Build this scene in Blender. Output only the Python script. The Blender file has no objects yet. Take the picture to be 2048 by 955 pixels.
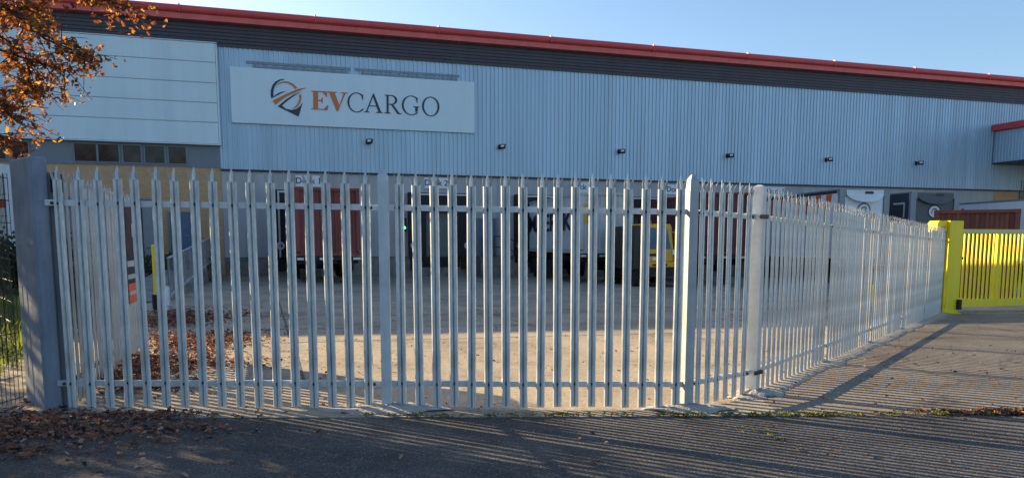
import bpy, bmesh, math, random
from mathutils import Vector, Matrix
R = random.Random(7)
S = bpy.context.scene
C = S.collection

# ---------------------------------------------------------------- camera, sky, sun, exposure
FPX, EYE = 1550.0, 1.45                                   # focal length in photo pixels, eye height
TILT = math.atan(FPX / 13000.0)
V0 = 484 + FPX * math.tan(TILT)
cd = bpy.data.cameras.new('camera'); cam = bpy.data.objects.new('camera', cd); C.objects.link(cam)
cd.sensor_width = 36.0; cd.lens = 36.0 * FPX / 2048
cd.shift_y = (V0 - 477.5) / 2048
cd.clip_start = 0.05; cd.clip_end = 3000
cam.location = (0, 0, EYE); cam.rotation_euler = (math.pi / 2 - TILT, 0, 0)
S.camera = cam

SUN_AZ = math.atan2(-0.854, 0.52)                         # clockwise from +Y
SUN_EL = math.radians(18.9)
w = bpy.data.worlds.new('World'); S.world = w; w.use_nodes = True
nt = w.node_tree; bg = nt.nodes['Background']
sky = nt.nodes.new('ShaderNodeTexSky'); sky.sky_type = 'NISHITA'; sky.sun_disc = False
sky.sun_elevation = SUN_EL; sky.sun_rotation = SUN_AZ % (2 * math.pi)
sky.air_density = 1.0; sky.dust_density = 1.5; sky.ozone_density = 3.2
nt.links.new(sky.outputs[0], bg.inputs[0]); bg.inputs[1].default_value = 0.09
sd = bpy.data.lights.new('sun', 'SUN'); sd.energy = 5.0; sd.angle = math.radians(0.3); sd.color = (1.0, 0.76, 0.46)
sun = bpy.data.objects.new('sun', sd); C.objects.link(sun)
sun.rotation_euler = Vector((math.sin(SUN_AZ) * math.cos(SUN_EL), math.cos(SUN_AZ) * math.cos(SUN_EL), math.sin(SUN_EL))).to_track_quat('Z', 'Y').to_euler()
sun.location = (-20, 20, 30)
S.view_settings.view_transform = 'Standard'; S.view_settings.look = 'None'
S.view_settings.gamma = 1; S.view_settings.use_curve_mapping = False
S.view_settings.exposure = 1.42
S.render.engine = 'CYCLES'
S.cycles.max_bounces = 6

# ---------------------------------------------------------------- survey helpers
ct, st = math.cos(TILT), math.sin(TILT)
def ray(u, v):
    a, b = (u - 1024) / FPX, (v - V0) / FPX
    return Vector((a, ct - b * st, -st - b * ct))
def gz(x, y): return -0.0115 * (x + 1.1) - 0.0105 * (y - 6.6)       # the site falls gently to the right and to the back
def ground(u, v):
    d = ray(u, v); o = Vector((0, 0, EYE)); n = Vector((0.0115, 0.0105, 1)); k = -0.0115 * 1.1 + 0.0105 * 6.6
    return o + d * ((k - n.dot(o)) / n.dot(d))
def at(u, v, y):
    d = ray(u, v); return Vector((0, 0, EYE)) + d * (y / d.y)
FA = math.atan2(FPX, 5850 - 1024)                          # heading of the long facade
EX, NX = Vector((math.cos(FA), math.sin(FA), 0)), Vector((math.sin(FA), -math.cos(FA), 0))
F0 = at(1057, 353, 42.4); F0.z = 0
def fac(u, v, off=0.0):                                    # a point of the facade: metres along it, height
    d = ray(u, v); o = Vector((0, 0, EYE))
    p = o + d * (((F0 - o).dot(NX) + off) / d.dot(NX))
    return (p - F0).dot(EX), p.z

# ---------------------------------------------------------------- materials
def rgb(*c): return (c[0], c[1], c[2], 1)
def mat(name, col, rough=0.7, metal=0.0, var=0.0, scale=4.0, col2=None, bump=0.0, bscale=None, stretch=None, spec=0.5, detail=6, trans=0.0, streak=0.0, sscale=2.0, spots=0.0):
    m = bpy.data.materials.new(name); m.use_nodes = True
    t = m.node_tree; b = t.nodes['Principled BSDF']
    b.inputs['Base Color'].default_value = rgb(*col); b.inputs['Roughness'].default_value = rough
    b.inputs['Metallic'].default_value = metal; b.inputs['Specular IOR Level'].default_value = spec
    tc = t.nodes.new('ShaderNodeTexCoord'); src = tc.outputs['Object']
    if stretch:
        mp = t.nodes.new('ShaderNodeMapping'); mp.inputs['Scale'].default_value = stretch
        t.links.new(src, mp.inputs[0]); src = mp.outputs[0]
    if col2 is None and var > 0: col2 = tuple(max(0, c * (1 - var)) for c in col)
    if col2 is not None:
        n = t.nodes.new('ShaderNodeTexNoise'); n.inputs['Scale'].default_value = scale; n.inputs['Detail'].default_value = detail
        n.inputs['Roughness'].default_value = 0.62
        r = t.nodes.new('ShaderNodeValToRGB'); r.color_ramp.elements[0].position = 0.33; r.color_ramp.elements[1].position = 0.68
        r.color_ramp.elements[0].color = rgb(*col2); r.color_ramp.elements[1].color = rgb(*col)
        t.links.new(src, n.inputs['Vector']); t.links.new(n.outputs[0], r.inputs[0]); t.links.new(r.outputs[0], b.inputs['Base Color'])
    def mul(fac_socket, lo):                                # weathering laid over whatever drives the base colour
        mm = t.nodes.new('ShaderNodeMix'); mm.data_type = 'RGBA'; mm.blend_type = 'MULTIPLY'; mm.inputs[0].default_value = 1
        ln = b.inputs['Base Color'].links
        if ln: t.links.new(ln[0].from_socket, mm.inputs[6])
        else: mm.inputs[6].default_value = rgb(*col)
        t.links.new(fac_socket, mm.inputs[7]); t.links.new(mm.outputs[2], b.inputs['Base Color'])
    if streak > 0:
        mp3 = t.nodes.new('ShaderNodeMapping'); mp3.inputs['Scale'].default_value = (1, 1, 0.045); t.links.new(tc.outputs['Object'], mp3.inputs[0])
        n3 = t.nodes.new('ShaderNodeTexNoise'); n3.inputs['Scale'].default_value = sscale; n3.inputs['Detail'].default_value = 7; n3.inputs['Roughness'].default_value = 0.7
        t.links.new(mp3.outputs[0], n3.inputs['Vector'])
        k3 = t.nodes.new('ShaderNodeMapRange'); k3.inputs[1].default_value = 0.35; k3.inputs[2].default_value = 0.62; k3.inputs[3].default_value = 1 - streak; k3.inputs[4].default_value = 1
        t.links.new(n3.outputs[0], k3.inputs[0]); mul(k3.outputs[0], 0)
    if spots > 0:
        n4 = t.nodes.new('ShaderNodeTexNoise'); n4.inputs['Scale'].default_value = sscale * 5; n4.inputs['Detail'].default_value = 9; n4.inputs['Roughness'].default_value = 0.75
        t.links.new(tc.outputs['Object'], n4.inputs['Vector'])
        k4 = t.nodes.new('ShaderNodeMapRange'); k4.inputs[1].default_value = 0.34; k4.inputs[2].default_value = 0.44; k4.inputs[3].default_value = 1 - spots; k4.inputs[4].default_value = 1
        t.links.new(n4.outputs[0], k4.inputs[0]); mul(k4.outputs[0], 0)
    if bump > 0:
        n2 = t.nodes.new('ShaderNodeTexNoise'); n2.inputs['Scale'].default_value = bscale or scale * 6; n2.inputs['Detail'].default_value = 5
        t.links.new(src, n2.inputs['Vector'])
        bp = t.nodes.new('ShaderNodeBump'); bp.inputs['Strength'].default_value = bump; bp.inputs['Distance'].default_value = 0.02
        t.links.new(n2.outputs[0], bp.inputs['Height']); t.links.new(bp.outputs[0], b.inputs['Normal'])
    if trans > 0:
        tr = t.nodes.new('ShaderNodeBsdfTranslucent'); tr.inputs[0].default_value = rgb(*[min(1, c * 1.6) for c in col])
        mx = t.nodes.new('ShaderNodeMixShader'); mx.inputs[0].default_value = trans
        out = t.nodes['Material Output']
        t.links.new(b.outputs[0], mx.inputs[1]); t.links.new(tr.outputs[0], mx.inputs[2]); t.links.new(mx.outputs[0], out.inputs[0])
    return m

def ground_mat(name, c_dark, c_mid, c_light, s_big, s_small, speck, bump, cracks=0.0, chips=0.0):
    m = bpy.data.materials.new(name); m.use_nodes = True
    t = m.node_tree; b = t.nodes['Principled BSDF']; L = t.links.new
    b.inputs['Roughness'].default_value = 0.88; b.inputs['Specular IOR Level'].default_value = 0.25
    tc = t.nodes.new('ShaderNodeTexCoord')
    n1 = t.nodes.new('ShaderNodeTexNoise'); n1.inputs['Scale'].default_value = s_big; n1.inputs['Detail'].default_value = 8; n1.inputs['Roughness'].default_value = 0.6
    r1 = t.nodes.new('ShaderNodeValToRGB')
    e = r1.color_ramp.elements; e[0].position = 0.3; e[0].color = rgb(*c_dark); e[1].position = 0.72; e[1].color = rgb(*c_light)
    k = e.new(0.5); k.color = rgb(*c_mid)
    n2 = t.nodes.new('ShaderNodeTexNoise'); n2.inputs['Scale'].default_value = s_small; n2.inputs['Detail'].default_value = 3
    mr = t.nodes.new('ShaderNodeMapRange'); mr.inputs[1].default_value = 0.3; mr.inputs[2].default_value = 0.7
    mr.inputs[3].default_value = 1 - speck; mr.inputs[4].default_value = 1 + speck
    mx = t.nodes.new('ShaderNodeMix'); mx.data_type = 'RGBA'; mx.blend_type = 'MULTIPLY'; mx.inputs[0].default_value = 1
    L(tc.outputs['Object'], n1.inputs['Vector']); L(tc.outputs['Object'], n2.inputs['Vector'])
    L(n1.outputs[0], r1.inputs[0]); L(n2.outputs[0], mr.inputs[0]); L(r1.outputs[0], mx.inputs[6]); L(mr.outputs[0], mx.inputs[7])
    last = mx.outputs[2]
    for sc_, lo_, p0, p1, st3 in ((0.9, 0.62, 0.34, 0.42, (1, 1, 1)), (0.5, 0.80, 0.36, 0.46, (0.25, 2.6, 1)), (7.0, 0.72, 0.33, 0.40, (1, 1, 1))):
        mp5 = t.nodes.new('ShaderNodeMapping'); mp5.inputs['Scale'].default_value = st3; mp5.inputs['Rotation'].default_value = (0, 0, 0.3); L(tc.outputs['Object'], mp5.inputs[0])
        n5 = t.nodes.new('ShaderNodeTexNoise'); n5.inputs['Scale'].default_value = sc_; n5.inputs['Detail'].default_value = 8; n5.inputs['Roughness'].default_value = 0.68
        k5 = t.nodes.new('ShaderNodeMapRange'); k5.inputs[1].default_value = p0; k5.inputs[2].default_value = p1; k5.inputs[3].default_value = lo_; k5.inputs[4].default_value = 1
        m5 = t.nodes.new('ShaderNodeMix'); m5.data_type = 'RGBA'; m5.blend_type = 'MULTIPLY'; m5.inputs[0].default_value = 1
        L(mp5.outputs[0], n5.inputs['Vector']); L(n5.outputs[0], k5.inputs[0]); L(last, m5.inputs[6]); L(k5.outputs[0], m5.inputs[7]); last = m5.outputs[2]
    if chips > 0:                                           # pale stone chips worn out of the binder
        vo = t.nodes.new('ShaderNodeTexVoronoi'); vo.inputs['Scale'].default_value = 42; L(tc.outputs['Object'], vo.inputs['Vector'])
        kc = t.nodes.new('ShaderNodeMapRange'); kc.inputs[1].default_value = 0.20; kc.inputs[2].default_value = 0.30; kc.inputs[3].default_value = 1; kc.inputs[4].default_value = 0
        gt_ = t.nodes.new('ShaderNodeMath'); gt_.operation = 'GREATER_THAN'; gt_.inputs[1].default_value = 0.72
        sx_ = t.nodes.new('ShaderNodeSeparateColor'); L(vo.outputs['Color'], sx_.inputs[0]); L(sx_.outputs[0], gt_.inputs[0])
        ml = t.nodes.new('ShaderNodeMath'); ml.operation = 'MULTIPLY'; L(vo.outputs['Distance'], kc.inputs[0]); L(kc.outputs[0], ml.inputs[0]); L(gt_.outputs[0], ml.inputs[1])
        m6 = t.nodes.new('ShaderNodeMix'); m6.data_type = 'RGBA'; m6.inputs[7].default_value = rgb(chips, chips * .97, chips * .92)
        L(ml.outputs[0], m6.inputs[0]); L(last, m6.inputs[6]); last = m6.outputs[2]
    if cracks > 0:
        v = t.nodes.new('ShaderNodeTexVoronoi'); v.feature = 'DISTANCE_TO_EDGE'; v.inputs['Scale'].default_value = 0.35; v.inputs['Randomness'].default_value = 1
        nd = t.nodes.new('ShaderNodeTexNoise'); nd.inputs['Scale'].default_value = 1.2; nd.inputs['Detail'].default_value = 6
        va = t.nodes.new('ShaderNodeVectorMath'); va.operation = 'MULTIPLY_ADD'; va.inputs[1].default_value = (0.5, 0.5, 0)
        L(nd.outputs['Color'], va.inputs[0]); L(tc.outputs['Object'], va.inputs[2]); L(va.outputs[0], v.inputs['Vector']); L(tc.outputs['Object'], nd.inputs['Vector'])
        cr = t.nodes.new('ShaderNodeMapRange'); cr.inputs[1].default_value = 0.0; cr.inputs[2].default_value = 0.012; cr.inputs[3].default_value = 1 - cracks; cr.inputs[4].default_value = 1
        m2 = t.nodes.new('ShaderNodeMix'); m2.data_type = 'RGBA'; m2.blend_type = 'MULTIPLY'; m2.inputs[0].default_value = 1
        L(v.outputs['Distance'], cr.inputs[0]); L(last, m2.inputs[6]); L(cr.outputs[0], m2.inputs[7]); last = m2.outputs[2]
    L(last, b.inputs['Base Color'])
    bp = t.nodes.new('ShaderNodeBump'); bp.inputs['Strength'].default_value = bump; bp.inputs['Distance'].default_value = 0.012
    L(n2.outputs[0], bp.inputs['Height']); L(bp.outputs[0], b.inputs['Normal'])
    return m

def brick_mat(name, c1, c2, mortar, sx=1.0):
    m = bpy.data.materials.new(name); m.use_nodes = True
    t = m.node_tree; b = t.nodes['Principled BSDF']; b.inputs['Roughness'].default_value = 0.85; L = t.links.new
    tc = t.nodes.new('ShaderNodeTexCoord'); mp = t.nodes.new('ShaderNodeMapping'); mp.inputs['Rotation'].default_value = (math.pi / 2, 0, 0)
    br = t.nodes.new('ShaderNodeTexBrick'); br.inputs['Scale'].default_value = 1.0
    br.inputs['Brick Width'].default_value = 0.225; br.inputs['Row Height'].default_value = 0.075; br.inputs['Mortar Size'].default_value = 0.006
    br.inputs['Color1'].default_value = rgb(*c1); br.inputs['Color2'].default_value = rgb(*c2); br.inputs['Mortar'].default_value = rgb(*mortar)
    L(tc.outputs['Object'], mp.inputs[0]); L(mp.outputs[0], br.inputs[0]); L(br.outputs[0], b.inputs['Base Color'])
    return m

M = {}
M['concrete'] = ground_mat('yard_concrete', (0.25, 0.21, 0.155), (0.36, 0.31, 0.235), (0.43, 0.37, 0.28), 0.5, 26, 0.25, 0.4, 0.18)
M['asphalt'] = ground_mat('asphalt', (0.046, 0.045, 0.044), (0.088, 0.083, 0.075), (0.145, 0.136, 0.120), 0.9, 60, 0.6, 0.35, 0.0, 0.26)
M['drive'] = ground_mat('driveway_concrete', (0.155, 0.13, 0.10), (0.235, 0.20, 0.155), (0.30, 0.26, 0.20), 0.8, 40, 0.35, 0.35, 0.3, 0.33)
M['joint_dark'] = mat('joint_sealant', (0.10, 0.09, 0.075), 0.9, var=.3)
M['turf'] = ground_mat('turf', (0.035, 0.055, 0.015), (0.06, 0.09, 0.02), (0.10, 0.12, 0.03), 1.5, 30, 0.5, 1.0)
M['footing'] = mat('fresh_concrete', (0.46, 0.43, 0.38), 0.9, var=0.35, scale=7, bump=0.8, bscale=30)
M['line'] = mat('worn_paint', (0.30, 0.29, 0.27), 0.8, var=0.35, scale=5)
M['galv'] = mat('galvanised_steel', (0.82, 0.85, 0.84), 0.40, 0.25, scale=9, col2=(0.44, 0.46, 0.455), stretch=(1, 1, 0.4), bump=0.05, bscale=60, streak=.13, sscale=14, spots=.18)
M['galv2'] = mat('galvanised_post', (0.66, 0.72, 0.75), 0.45, 0.35, scale=6, col2=(0.50, 0.55, 0.59), bump=0.03, streak=.15, sscale=9, spots=.15)
M['galvpost'] = mat('dull_galvanised_post', (0.47, 0.50, 0.52), 0.5, 0.3, scale=6, col2=(0.36, 0.385, 0.405), streak=.2, sscale=9, spots=.15)
M['galvold'] = mat('weathered_galvanising', (0.338, 0.358, 0.365), 0.6, 0.25, scale=5, col2=(0.189, 0.203, 0.209), stretch=(1, 1, 0.3), bump=0.05, streak=.3, sscale=9)
M['bolt'] = mat('dark_bolt', (0.05, 0.05, 0.05), 0.5, 0.6)
M['pillar'] = mat('blue_grey_pillar', (0.273, 0.32, 0.388), 0.8, scale=3.5, col2=(0.161, 0.198, 0.252), bump=0.3, bscale=14, stretch=(1, 1, 0.6), streak=.18, sscale=5, spots=.18)
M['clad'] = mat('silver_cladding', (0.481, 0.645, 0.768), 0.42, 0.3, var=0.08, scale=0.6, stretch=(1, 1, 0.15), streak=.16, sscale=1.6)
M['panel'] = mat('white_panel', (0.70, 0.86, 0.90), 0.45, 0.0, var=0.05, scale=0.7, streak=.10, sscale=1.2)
M['joint'] = mat('panel_joint', (0.30, 0.33, 0.36), 0.7)
M['fascia'] = mat('dark_fascia', (0.0714, 0.0646, 0.0802), 0.5, 0.1, var=0.15, scale=1.5, streak=.2)
M['red'] = mat('red_gutter', (0.72, 0.085, 0.078), 0.5, 0.0, var=0.15, scale=1.2)
M['redlight'] = mat('red_trim', (0.86, 0.17, 0.155), 0.5, 0.0, var=0.15, scale=1.2, streak=.15)
M['flash'] = mat('dark_flashing', (0.022, 0.026, 0.038), 0.5)
M['roof'] = mat('roof_sheet', (0.3, 0.3, 0.31), 0.6)
M['wallc'] = mat('precast_wall', (0.56, 0.55, 0.545), 0.85, var=0.22, scale=0.9, bump=0.15, bscale=12, stretch=(1, 1, 0.4), streak=.14, sscale=1.5, spots=.08)
M['plinth'] = mat('plinth', (0.324, 0.314, 0.297), 0.9, scale=1.6, col2=(0.13, 0.124, 0.119), bump=0.3)
M['brick'] = brick_mat('buff_brick', (0.64, 0.37, 0.17), (0.54, 0.30, 0.135), (0.512, 0.416, 0.304))
M['band'] = mat('grey_band', (0.203, 0.24, 0.262), 0.5, var=0.1)
M['glass'] = mat('glass_painted_reflection', (0.012, 0.010, 0.011), 0.1, 0.0, scale=3.0, col2=(0.075, 0.048, 0.038), spec=0.3)  # brown mottling in the colour stands for trees reflected in the panes
M['wframe'] = mat('window_frame', (0.208, 0.247, 0.273), 0.5)
M['bdoor'] = mat('blue_door', (0.119, 0.182, 0.28), 0.5, var=0.1)
M['sign'] = mat('sign_white', (0.69, 0.84, 0.90), 0.4, var=0.03, scale=0.5, streak=.05, sscale=1.2)
M['signo'] = mat('sign_orange', (0.63, 0.188, 0.048), 0.5)
M['signd'] = mat('sign_dark', (0.035, 0.04, 0.055), 0.5)
M['platew'] = mat('plate_white', (0.805, 0.828, 0.851), 0.5)
M['black'] = mat('black_rubber', (0.018, 0.018, 0.02), 0.75, var=0.3)
M['dockdoor'] = mat('dock_door', (0.169, 0.189, 0.182), 0.6, var=0.15)
M['strip'] = mat('white_edge_strip', (0.62, 0.62, 0.6), 0.6)
M['floodw'] = mat('flood_glass', (0.75, 0.75, 0.72), 0.2)
M['oxide'] = mat('oxide_container', (0.309, 0.0764, 0.0659), 0.6, 0.1, scale=1.6, col2=(0.211, 0.0527, 0.0501), stretch=(1, 1, 0.4), streak=.3, spots=.2)
M['oxide2'] = mat('dark_oxide_container', (0.173, 0.042, 0.048), 0.6, 0.1, scale=1.6, col2=(0.112, 0.03, 0.036), stretch=(1, 1, 0.4))
M['brown'] = mat('brown_container', (0.255, 0.09, 0.063), 0.65, 0.1, scale=1.6, col2=(0.15, 0.0525, 0.042), stretch=(1, 1, 0.4), streak=.3)
M['cgrey'] = mat('grey_container', (0.644, 0.658, 0.672), 0.55, 0.1, scale=1.4, col2=(0.476, 0.476, 0.476), stretch=(1, 1, 0.4), streak=.2)
M['cgreyside'] = mat('container_side_paint', (0.672, 0.7, 0.742), 0.55, 0.1, var=0.2, scale=1.2, streak=.2)
M['navy'] = mat('navy_lettering', (0.012, 0.018, 0.05), 0.5)
M['ylabel'] = mat('yellow_label', (0.50, 0.36, 0.05), 0.5)
M['chassis'] = mat('chassis_steel', (0.022, 0.022, 0.024), 0.6, 0.2, var=0.4)
M['alu'] = mat('pale_metal', (0.55, 0.57, 0.58), 0.4, 0.4)
M['tyre'] = mat('tyre', (0.018, 0.018, 0.018), 0.85, bump=0.3)
M['rim'] = mat('wheel_rim', (0.35, 0.35, 0.36), 0.5, 0.5)
M['tug'] = mat('tug_yellow', (0.814, 0.44, 0.0242), 0.4, var=0.15, scale=3, spots=.25)
M['tugdark'] = mat('tug_dark_green', (0.025, 0.032, 0.028), 0.5, var=0.3)
M['wscreen'] = mat('windscreen', (0.05, 0.10, 0.13), 0.08, 0.0, scale=1.2, col2=(0.10, 0.16, 0.19))
M['orange'] = mat('beacon_orange', (0.6, 0.18, 0.03), 0.3)
M['yellow'] = mat('gate_yellow', (0.95, 0.75, 0.012), 0.42, var=0.06, scale=3, streak=.10, sscale=5, spots=.10)
M['twhite'] = mat('trailer_white', (0.837, 0.86, 0.86), 0.45, var=0.06, scale=0.8, streak=.12)
M['tdark'] = mat('trailer_navy', (0.0308, 0.0336, 0.0476), 0.5, var=0.2)
M['tdgrey'] = mat('trailer_dark_grey', (0.119, 0.119, 0.123), 0.5, var=0.15)
M['tframe'] = mat('trailer_frame', (0.285, 0.315, 0.338), 0.5, 0.3, var=0.2)
M['redtri'] = mat('trailer_red', (0.672, 0.024, 0.04), 0.4)
M['stripe'] = mat('orange_red_stripe', (0.675, 0.135, 0.0525), 0.5)
M['emblem'] = mat('emblem_brown', (0.12, 0.045, 0.045), 0.5, scale=4, col2=(0.02, 0.02, 0.03))
M['mesh'] = mat('green_wire', (0.022, 0.032, 0.026), 0.5, 0.2)
M['hedge'] = mat('hedge_leaf', (0.045, 0.06, 0.02), 0.7, trans=0.3)
M['grass'] = mat('grass_blade', (0.16, 0.20, 0.025), 0.7, trans=0.4)
M['moss'] = mat('moss_leaf', (0.19, 0.22, 0.03), 0.7, trans=0.35)
M['bark'] = mat('oak_bark', (0.06, 0.045, 0.032), 0.9, var=0.5, scale=6, bump=0.8, stretch=(1, 1, 0.3))
M['twigs'] = mat('dry_twig', (0.10, 0.07, 0.045), 0.9)
LEAF = [mat('leaf_amber', (0.36, 0.135, 0.022), 0.6, trans=0.45), mat('leaf_russet', (0.22, 0.065, 0.022), 0.6, trans=0.4),
        mat('leaf_brown', (0.12, 0.05, 0.026), 0.7, trans=0.3), mat('leaf_gold', (0.42, 0.22, 0.03), 0.6, trans=0.45)]
DRY = [mat('dry_leaf_russet', (0.27, 0.11, 0.065), 0.75, trans=0.15), mat('dry_leaf_brown', (0.20, 0.10, 0.065), 0.8, trans=0.15),
       mat('dry_leaf_tan', (0.46, 0.29, 0.19), 0.8, trans=0.2), mat('dry_leaf_dark', (0.055, 0.032, 0.026), 0.85, trans=0.1)]
GREENL = mat('lamp_green', (0.02, 0.5, 0.12), 0.3)
_b = GREENL.node_tree.nodes['Principled BSDF']; _b.inputs['Emission Color'].default_value = (0.05, 1, 0.3, 1); _b.inputs['Emission Strength'].default_value = 2.0

# ---------------------------------------------------------------- mesh helpers
class MB:
    def __init__(s): s.v = []; s.f = []; s.m = []
    def add(s, vs, fs, mi=0):
        o = len(s.v); s.v += [tuple(v) for v in vs]; s.f += [tuple(i + o for i in f) for f in fs]; s.m += [mi] * len(fs); return s
    def box(s, x0, x1, y0, y1, z0, z1, mi=0):
        return s.add([(x0, y0, z0), (x1, y0, z0), (x1, y1, z0), (x0, y1, z0), (x0, y0, z1), (x1, y0, z1), (x1, y1, z1), (x0, y1, z1)],
                     [(0, 3, 2, 1), (4, 5, 6, 7), (0, 1, 5, 4), (1, 2, 6, 5), (2, 3, 7, 6), (3, 0, 4, 7)], mi)
    def prism(s, pts, vec, mi=0):                           # closed outline swept along vec
        n = len(pts); vec = Vector(vec); a = [Vector(p) for p in pts]
        return s.add(a + [p + vec for p in a], [tuple(range(n))[::-1], tuple(range(n, 2 * n))] + [(i, (i + 1) % n, n + (i + 1) % n, n + i) for i in range(n)], mi)
    def ribbon(s, pts, vec, mi=0):                          # open outline swept along vec
        n = len(pts); vec = Vector(vec); a = [Vector(p) for p in pts]
        return s.add(a + [p + vec for p in a], [(i, i + 1, n + i + 1, n + i) for i in range(n - 1)], mi)
    def tube(s, path, rad, n=8, mi=0):
        path = [Vector(p) for p in path]; rs = rad if isinstance(rad, (list, tuple)) else [rad] * len(path)
        rings = []
        for i, p in enumerate(path):
            d = (path[min(i + 1, len(path) - 1)] - path[max(i - 1, 0)]).normalized()
            a = d.orthogonal().normalized() if abs(d.z) > 0.9 else d.cross(Vector((0, 0, 1))).normalized()
            b = d.cross(a).normalized()
            rings.append([p + (a * math.cos(2 * math.pi * k / n) + b * math.sin(2 * math.pi * k / n)) * rs[i] for k in range(n)])
        fs = []
        for i in range(len(path) - 1):
            for k in range(n):
                fs.append((i * n + k, i * n + (k + 1) % n, (i + 1) * n + (k + 1) % n, (i + 1) * n + k))
        fs += [tuple(range(n))[::-1], tuple(range((len(path) - 1) * n, len(path) * n))]
        return s.add([v for r in rings for v in r], fs, mi)
    def lathe(s, prof, c, axis='y', n=20, mi=0):            # prof: (radius, along-axis) pairs
        vs = []
        for r, h in prof:
            for k in range(n):
                a = 2 * math.pi * k / n; p, q = r * math.cos(a), r * math.sin(a)
                vs.append({'y': (c[0] + p, c[1] + h, c[2] + q), 'x': (c[0] + h, c[1] + p, c[2] + q), 'z': (c[0] + p, c[1] + q, c[2] + h)}[axis])
        m = len(prof)
        fs = [(i * n + k, i * n + (k + 1) % n, (i + 1) * n + (k + 1) % n, (i + 1) * n + k) for i in range(m - 1) for k in range(n)]
        fs += [tuple(range(n)), tuple(range((m - 1) * n, m * n))]
        return s.add(vs, fs, mi)
    def build(s, name, mats, parent=None, bevel=0.0, smooth=False):
        me = bpy.data.meshes.new(name); me.from_pydata(s.v, [], s.f)
        for m in (mats if isinstance(mats, list) else [mats]): me.materials.append(m)
        me.polygons.foreach_set('material_index', s.m)
        bm = bmesh.new(); bm.from_mesh(me)
        if len(bm.faces) < 3000: bmesh.ops.recalc_face_normals(bm, faces=bm.faces)
        if bevel > 0:
            bmesh.ops.bevel(bm, geom=bm.edges[:] , offset=bevel, segments=1, affect='EDGES', clamp_overlap=True)
        bm.to_mesh(me); bm.free()
        if smooth:
            me.polygons.foreach_set('use_smooth', [True] * len(me.polygons))
        o = bpy.data.objects.new(name, me); C.objects.link(o)
        if parent: o.parent = parent
        return o

def thing(name, label, cat, loc=(0, 0, 0), rz=0.0, group=None):
    o = bpy.data.objects.new(name, None); C.objects.link(o); o.location = loc; o.rotation_euler = (0, 0, rz)
    o['label'] = label; o['category'] = cat
    if group: o['group'] = group
    return o
def tag(o, label, cat, group=None, kind=None):
    o['label'] = label
    if cat: o['category'] = cat
    if group: o['group'] = group
    if kind: o['kind'] = kind
    return o
def struct(o, label=None):
    o['kind'] = 'structure'
    if label: o['label'] = label
    return o
def inst(src, name, parent, loc=(0, 0, 0), rz=0.0):        # copy of one object (shared mesh) under a parent
    o = src.copy(); o.name = name; C.objects.link(o); o.parent = parent; o.location = loc; o.rotation_euler = (0, 0, rz); return o
def dup_tree(o, parent=None):
    c = o.copy(); C.objects.link(c); c.parent = parent
    for ch in list(o.children): dup_tree(ch, c)
    return c
def text_mesh(body, size, mtl, name, parent, loc, rot, depth=0.01, align='CENTER', sx=1.0):
    cu = bpy.data.curves.new(name, 'FONT'); cu.body = body; cu.size = size; cu.extrude = depth; cu.align_x = align; cu.align_y = 'CENTER'
    cu.offset = size * 0.012
    o = bpy.data.objects.new(name, cu); C.objects.link(o)
    dg = bpy.context.evaluated_depsgraph_get(); me = bpy.data.meshes.new_from_object(o.evaluated_get(dg))
    bpy.data.objects.remove(o); bpy.data.curves.remove(cu)
    me.materials.clear(); me.materials.append(mtl)
    t = bpy.data.objects.new(name, me); C.objects.link(t); t.parent = parent; t.location = loc; t.rotation_euler = rot; t.scale = (sx, 1, 1)
    return t

# ---------------------------------------------------------------- the ground
def sheet(pts, lift, n=1):
    mb = MB(); mb.add([(x, y, gz(x, y) + lift) for x, y in pts], [tuple(range(len(pts)))]); return mb
g = MB(); NG = 24
xs = [-400 + 800 * i / NG for i in range(NG + 1)]; ys = [-60 + 460 * i / NG for i in range(NG + 1)]
g.add([(x, y, gz(x, y)) for y in ys for x in xs], [(j * (NG + 1) + i, j * (NG + 1) + i + 1, (j + 1) * (NG + 1) + i + 1, (j + 1) * (NG + 1) + i) for j in range(NG) for i in range(NG)])
struct(g.build('ground', M['concrete']), 'weathered concrete yard and driveway')
sa, sb = ground(300, 836), ground(2048, 829); sdir = (sb - sa).normalized()
def seam(t, wob=0.0):
    p = sa + sdir * t; return p.x, p.y + wob
road = []
for i in range(120):
    t = -14 + 60 * i / 119
    x, y = seam(t, R.uniform(-0.02, 0.02)); road.append((x, y))
x1, y1 = road[-1]; x0, y0 = road[0]
struct(sheet(road[::-1] + [(x0, -50), (x1, -50)], 0.004).build('road', M['asphalt']), 'dark worn asphalt of the road apron')

for k, (ua, va, ub, vb, wd) in enumerate([(470, 660, 1480, 640, 0.14), (452, 632, 1490, 615, 0.12)]):
    a, b = ground(ua, va), ground(ub, vb); d = EX; L = (b - a).dot(d); a = a - d * 0; nrm = Vector((-d.y, d.x, 0)); mb = MB(); t = 0
    while t < L + 14:
        l = R.uniform(0.7, 3.0)
        if R.random() < 0.85:
            q = [a + d * t, a + d * (t + l), a + d * (t + l) + nrm * wd * R.uniform(.6, 1), a + d * t + nrm * wd * R.uniform(.6, 1)]
            mb.add([(p.x, p.y, gz(p.x, p.y) + 0.006) for p in q], [(0, 1, 2, 3)])
        t += l + R.uniform(0.02, 0.3)
    struct(mb.build('yard_marking', M['line']), 'faint worn line painted across the shaded yard')

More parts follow.
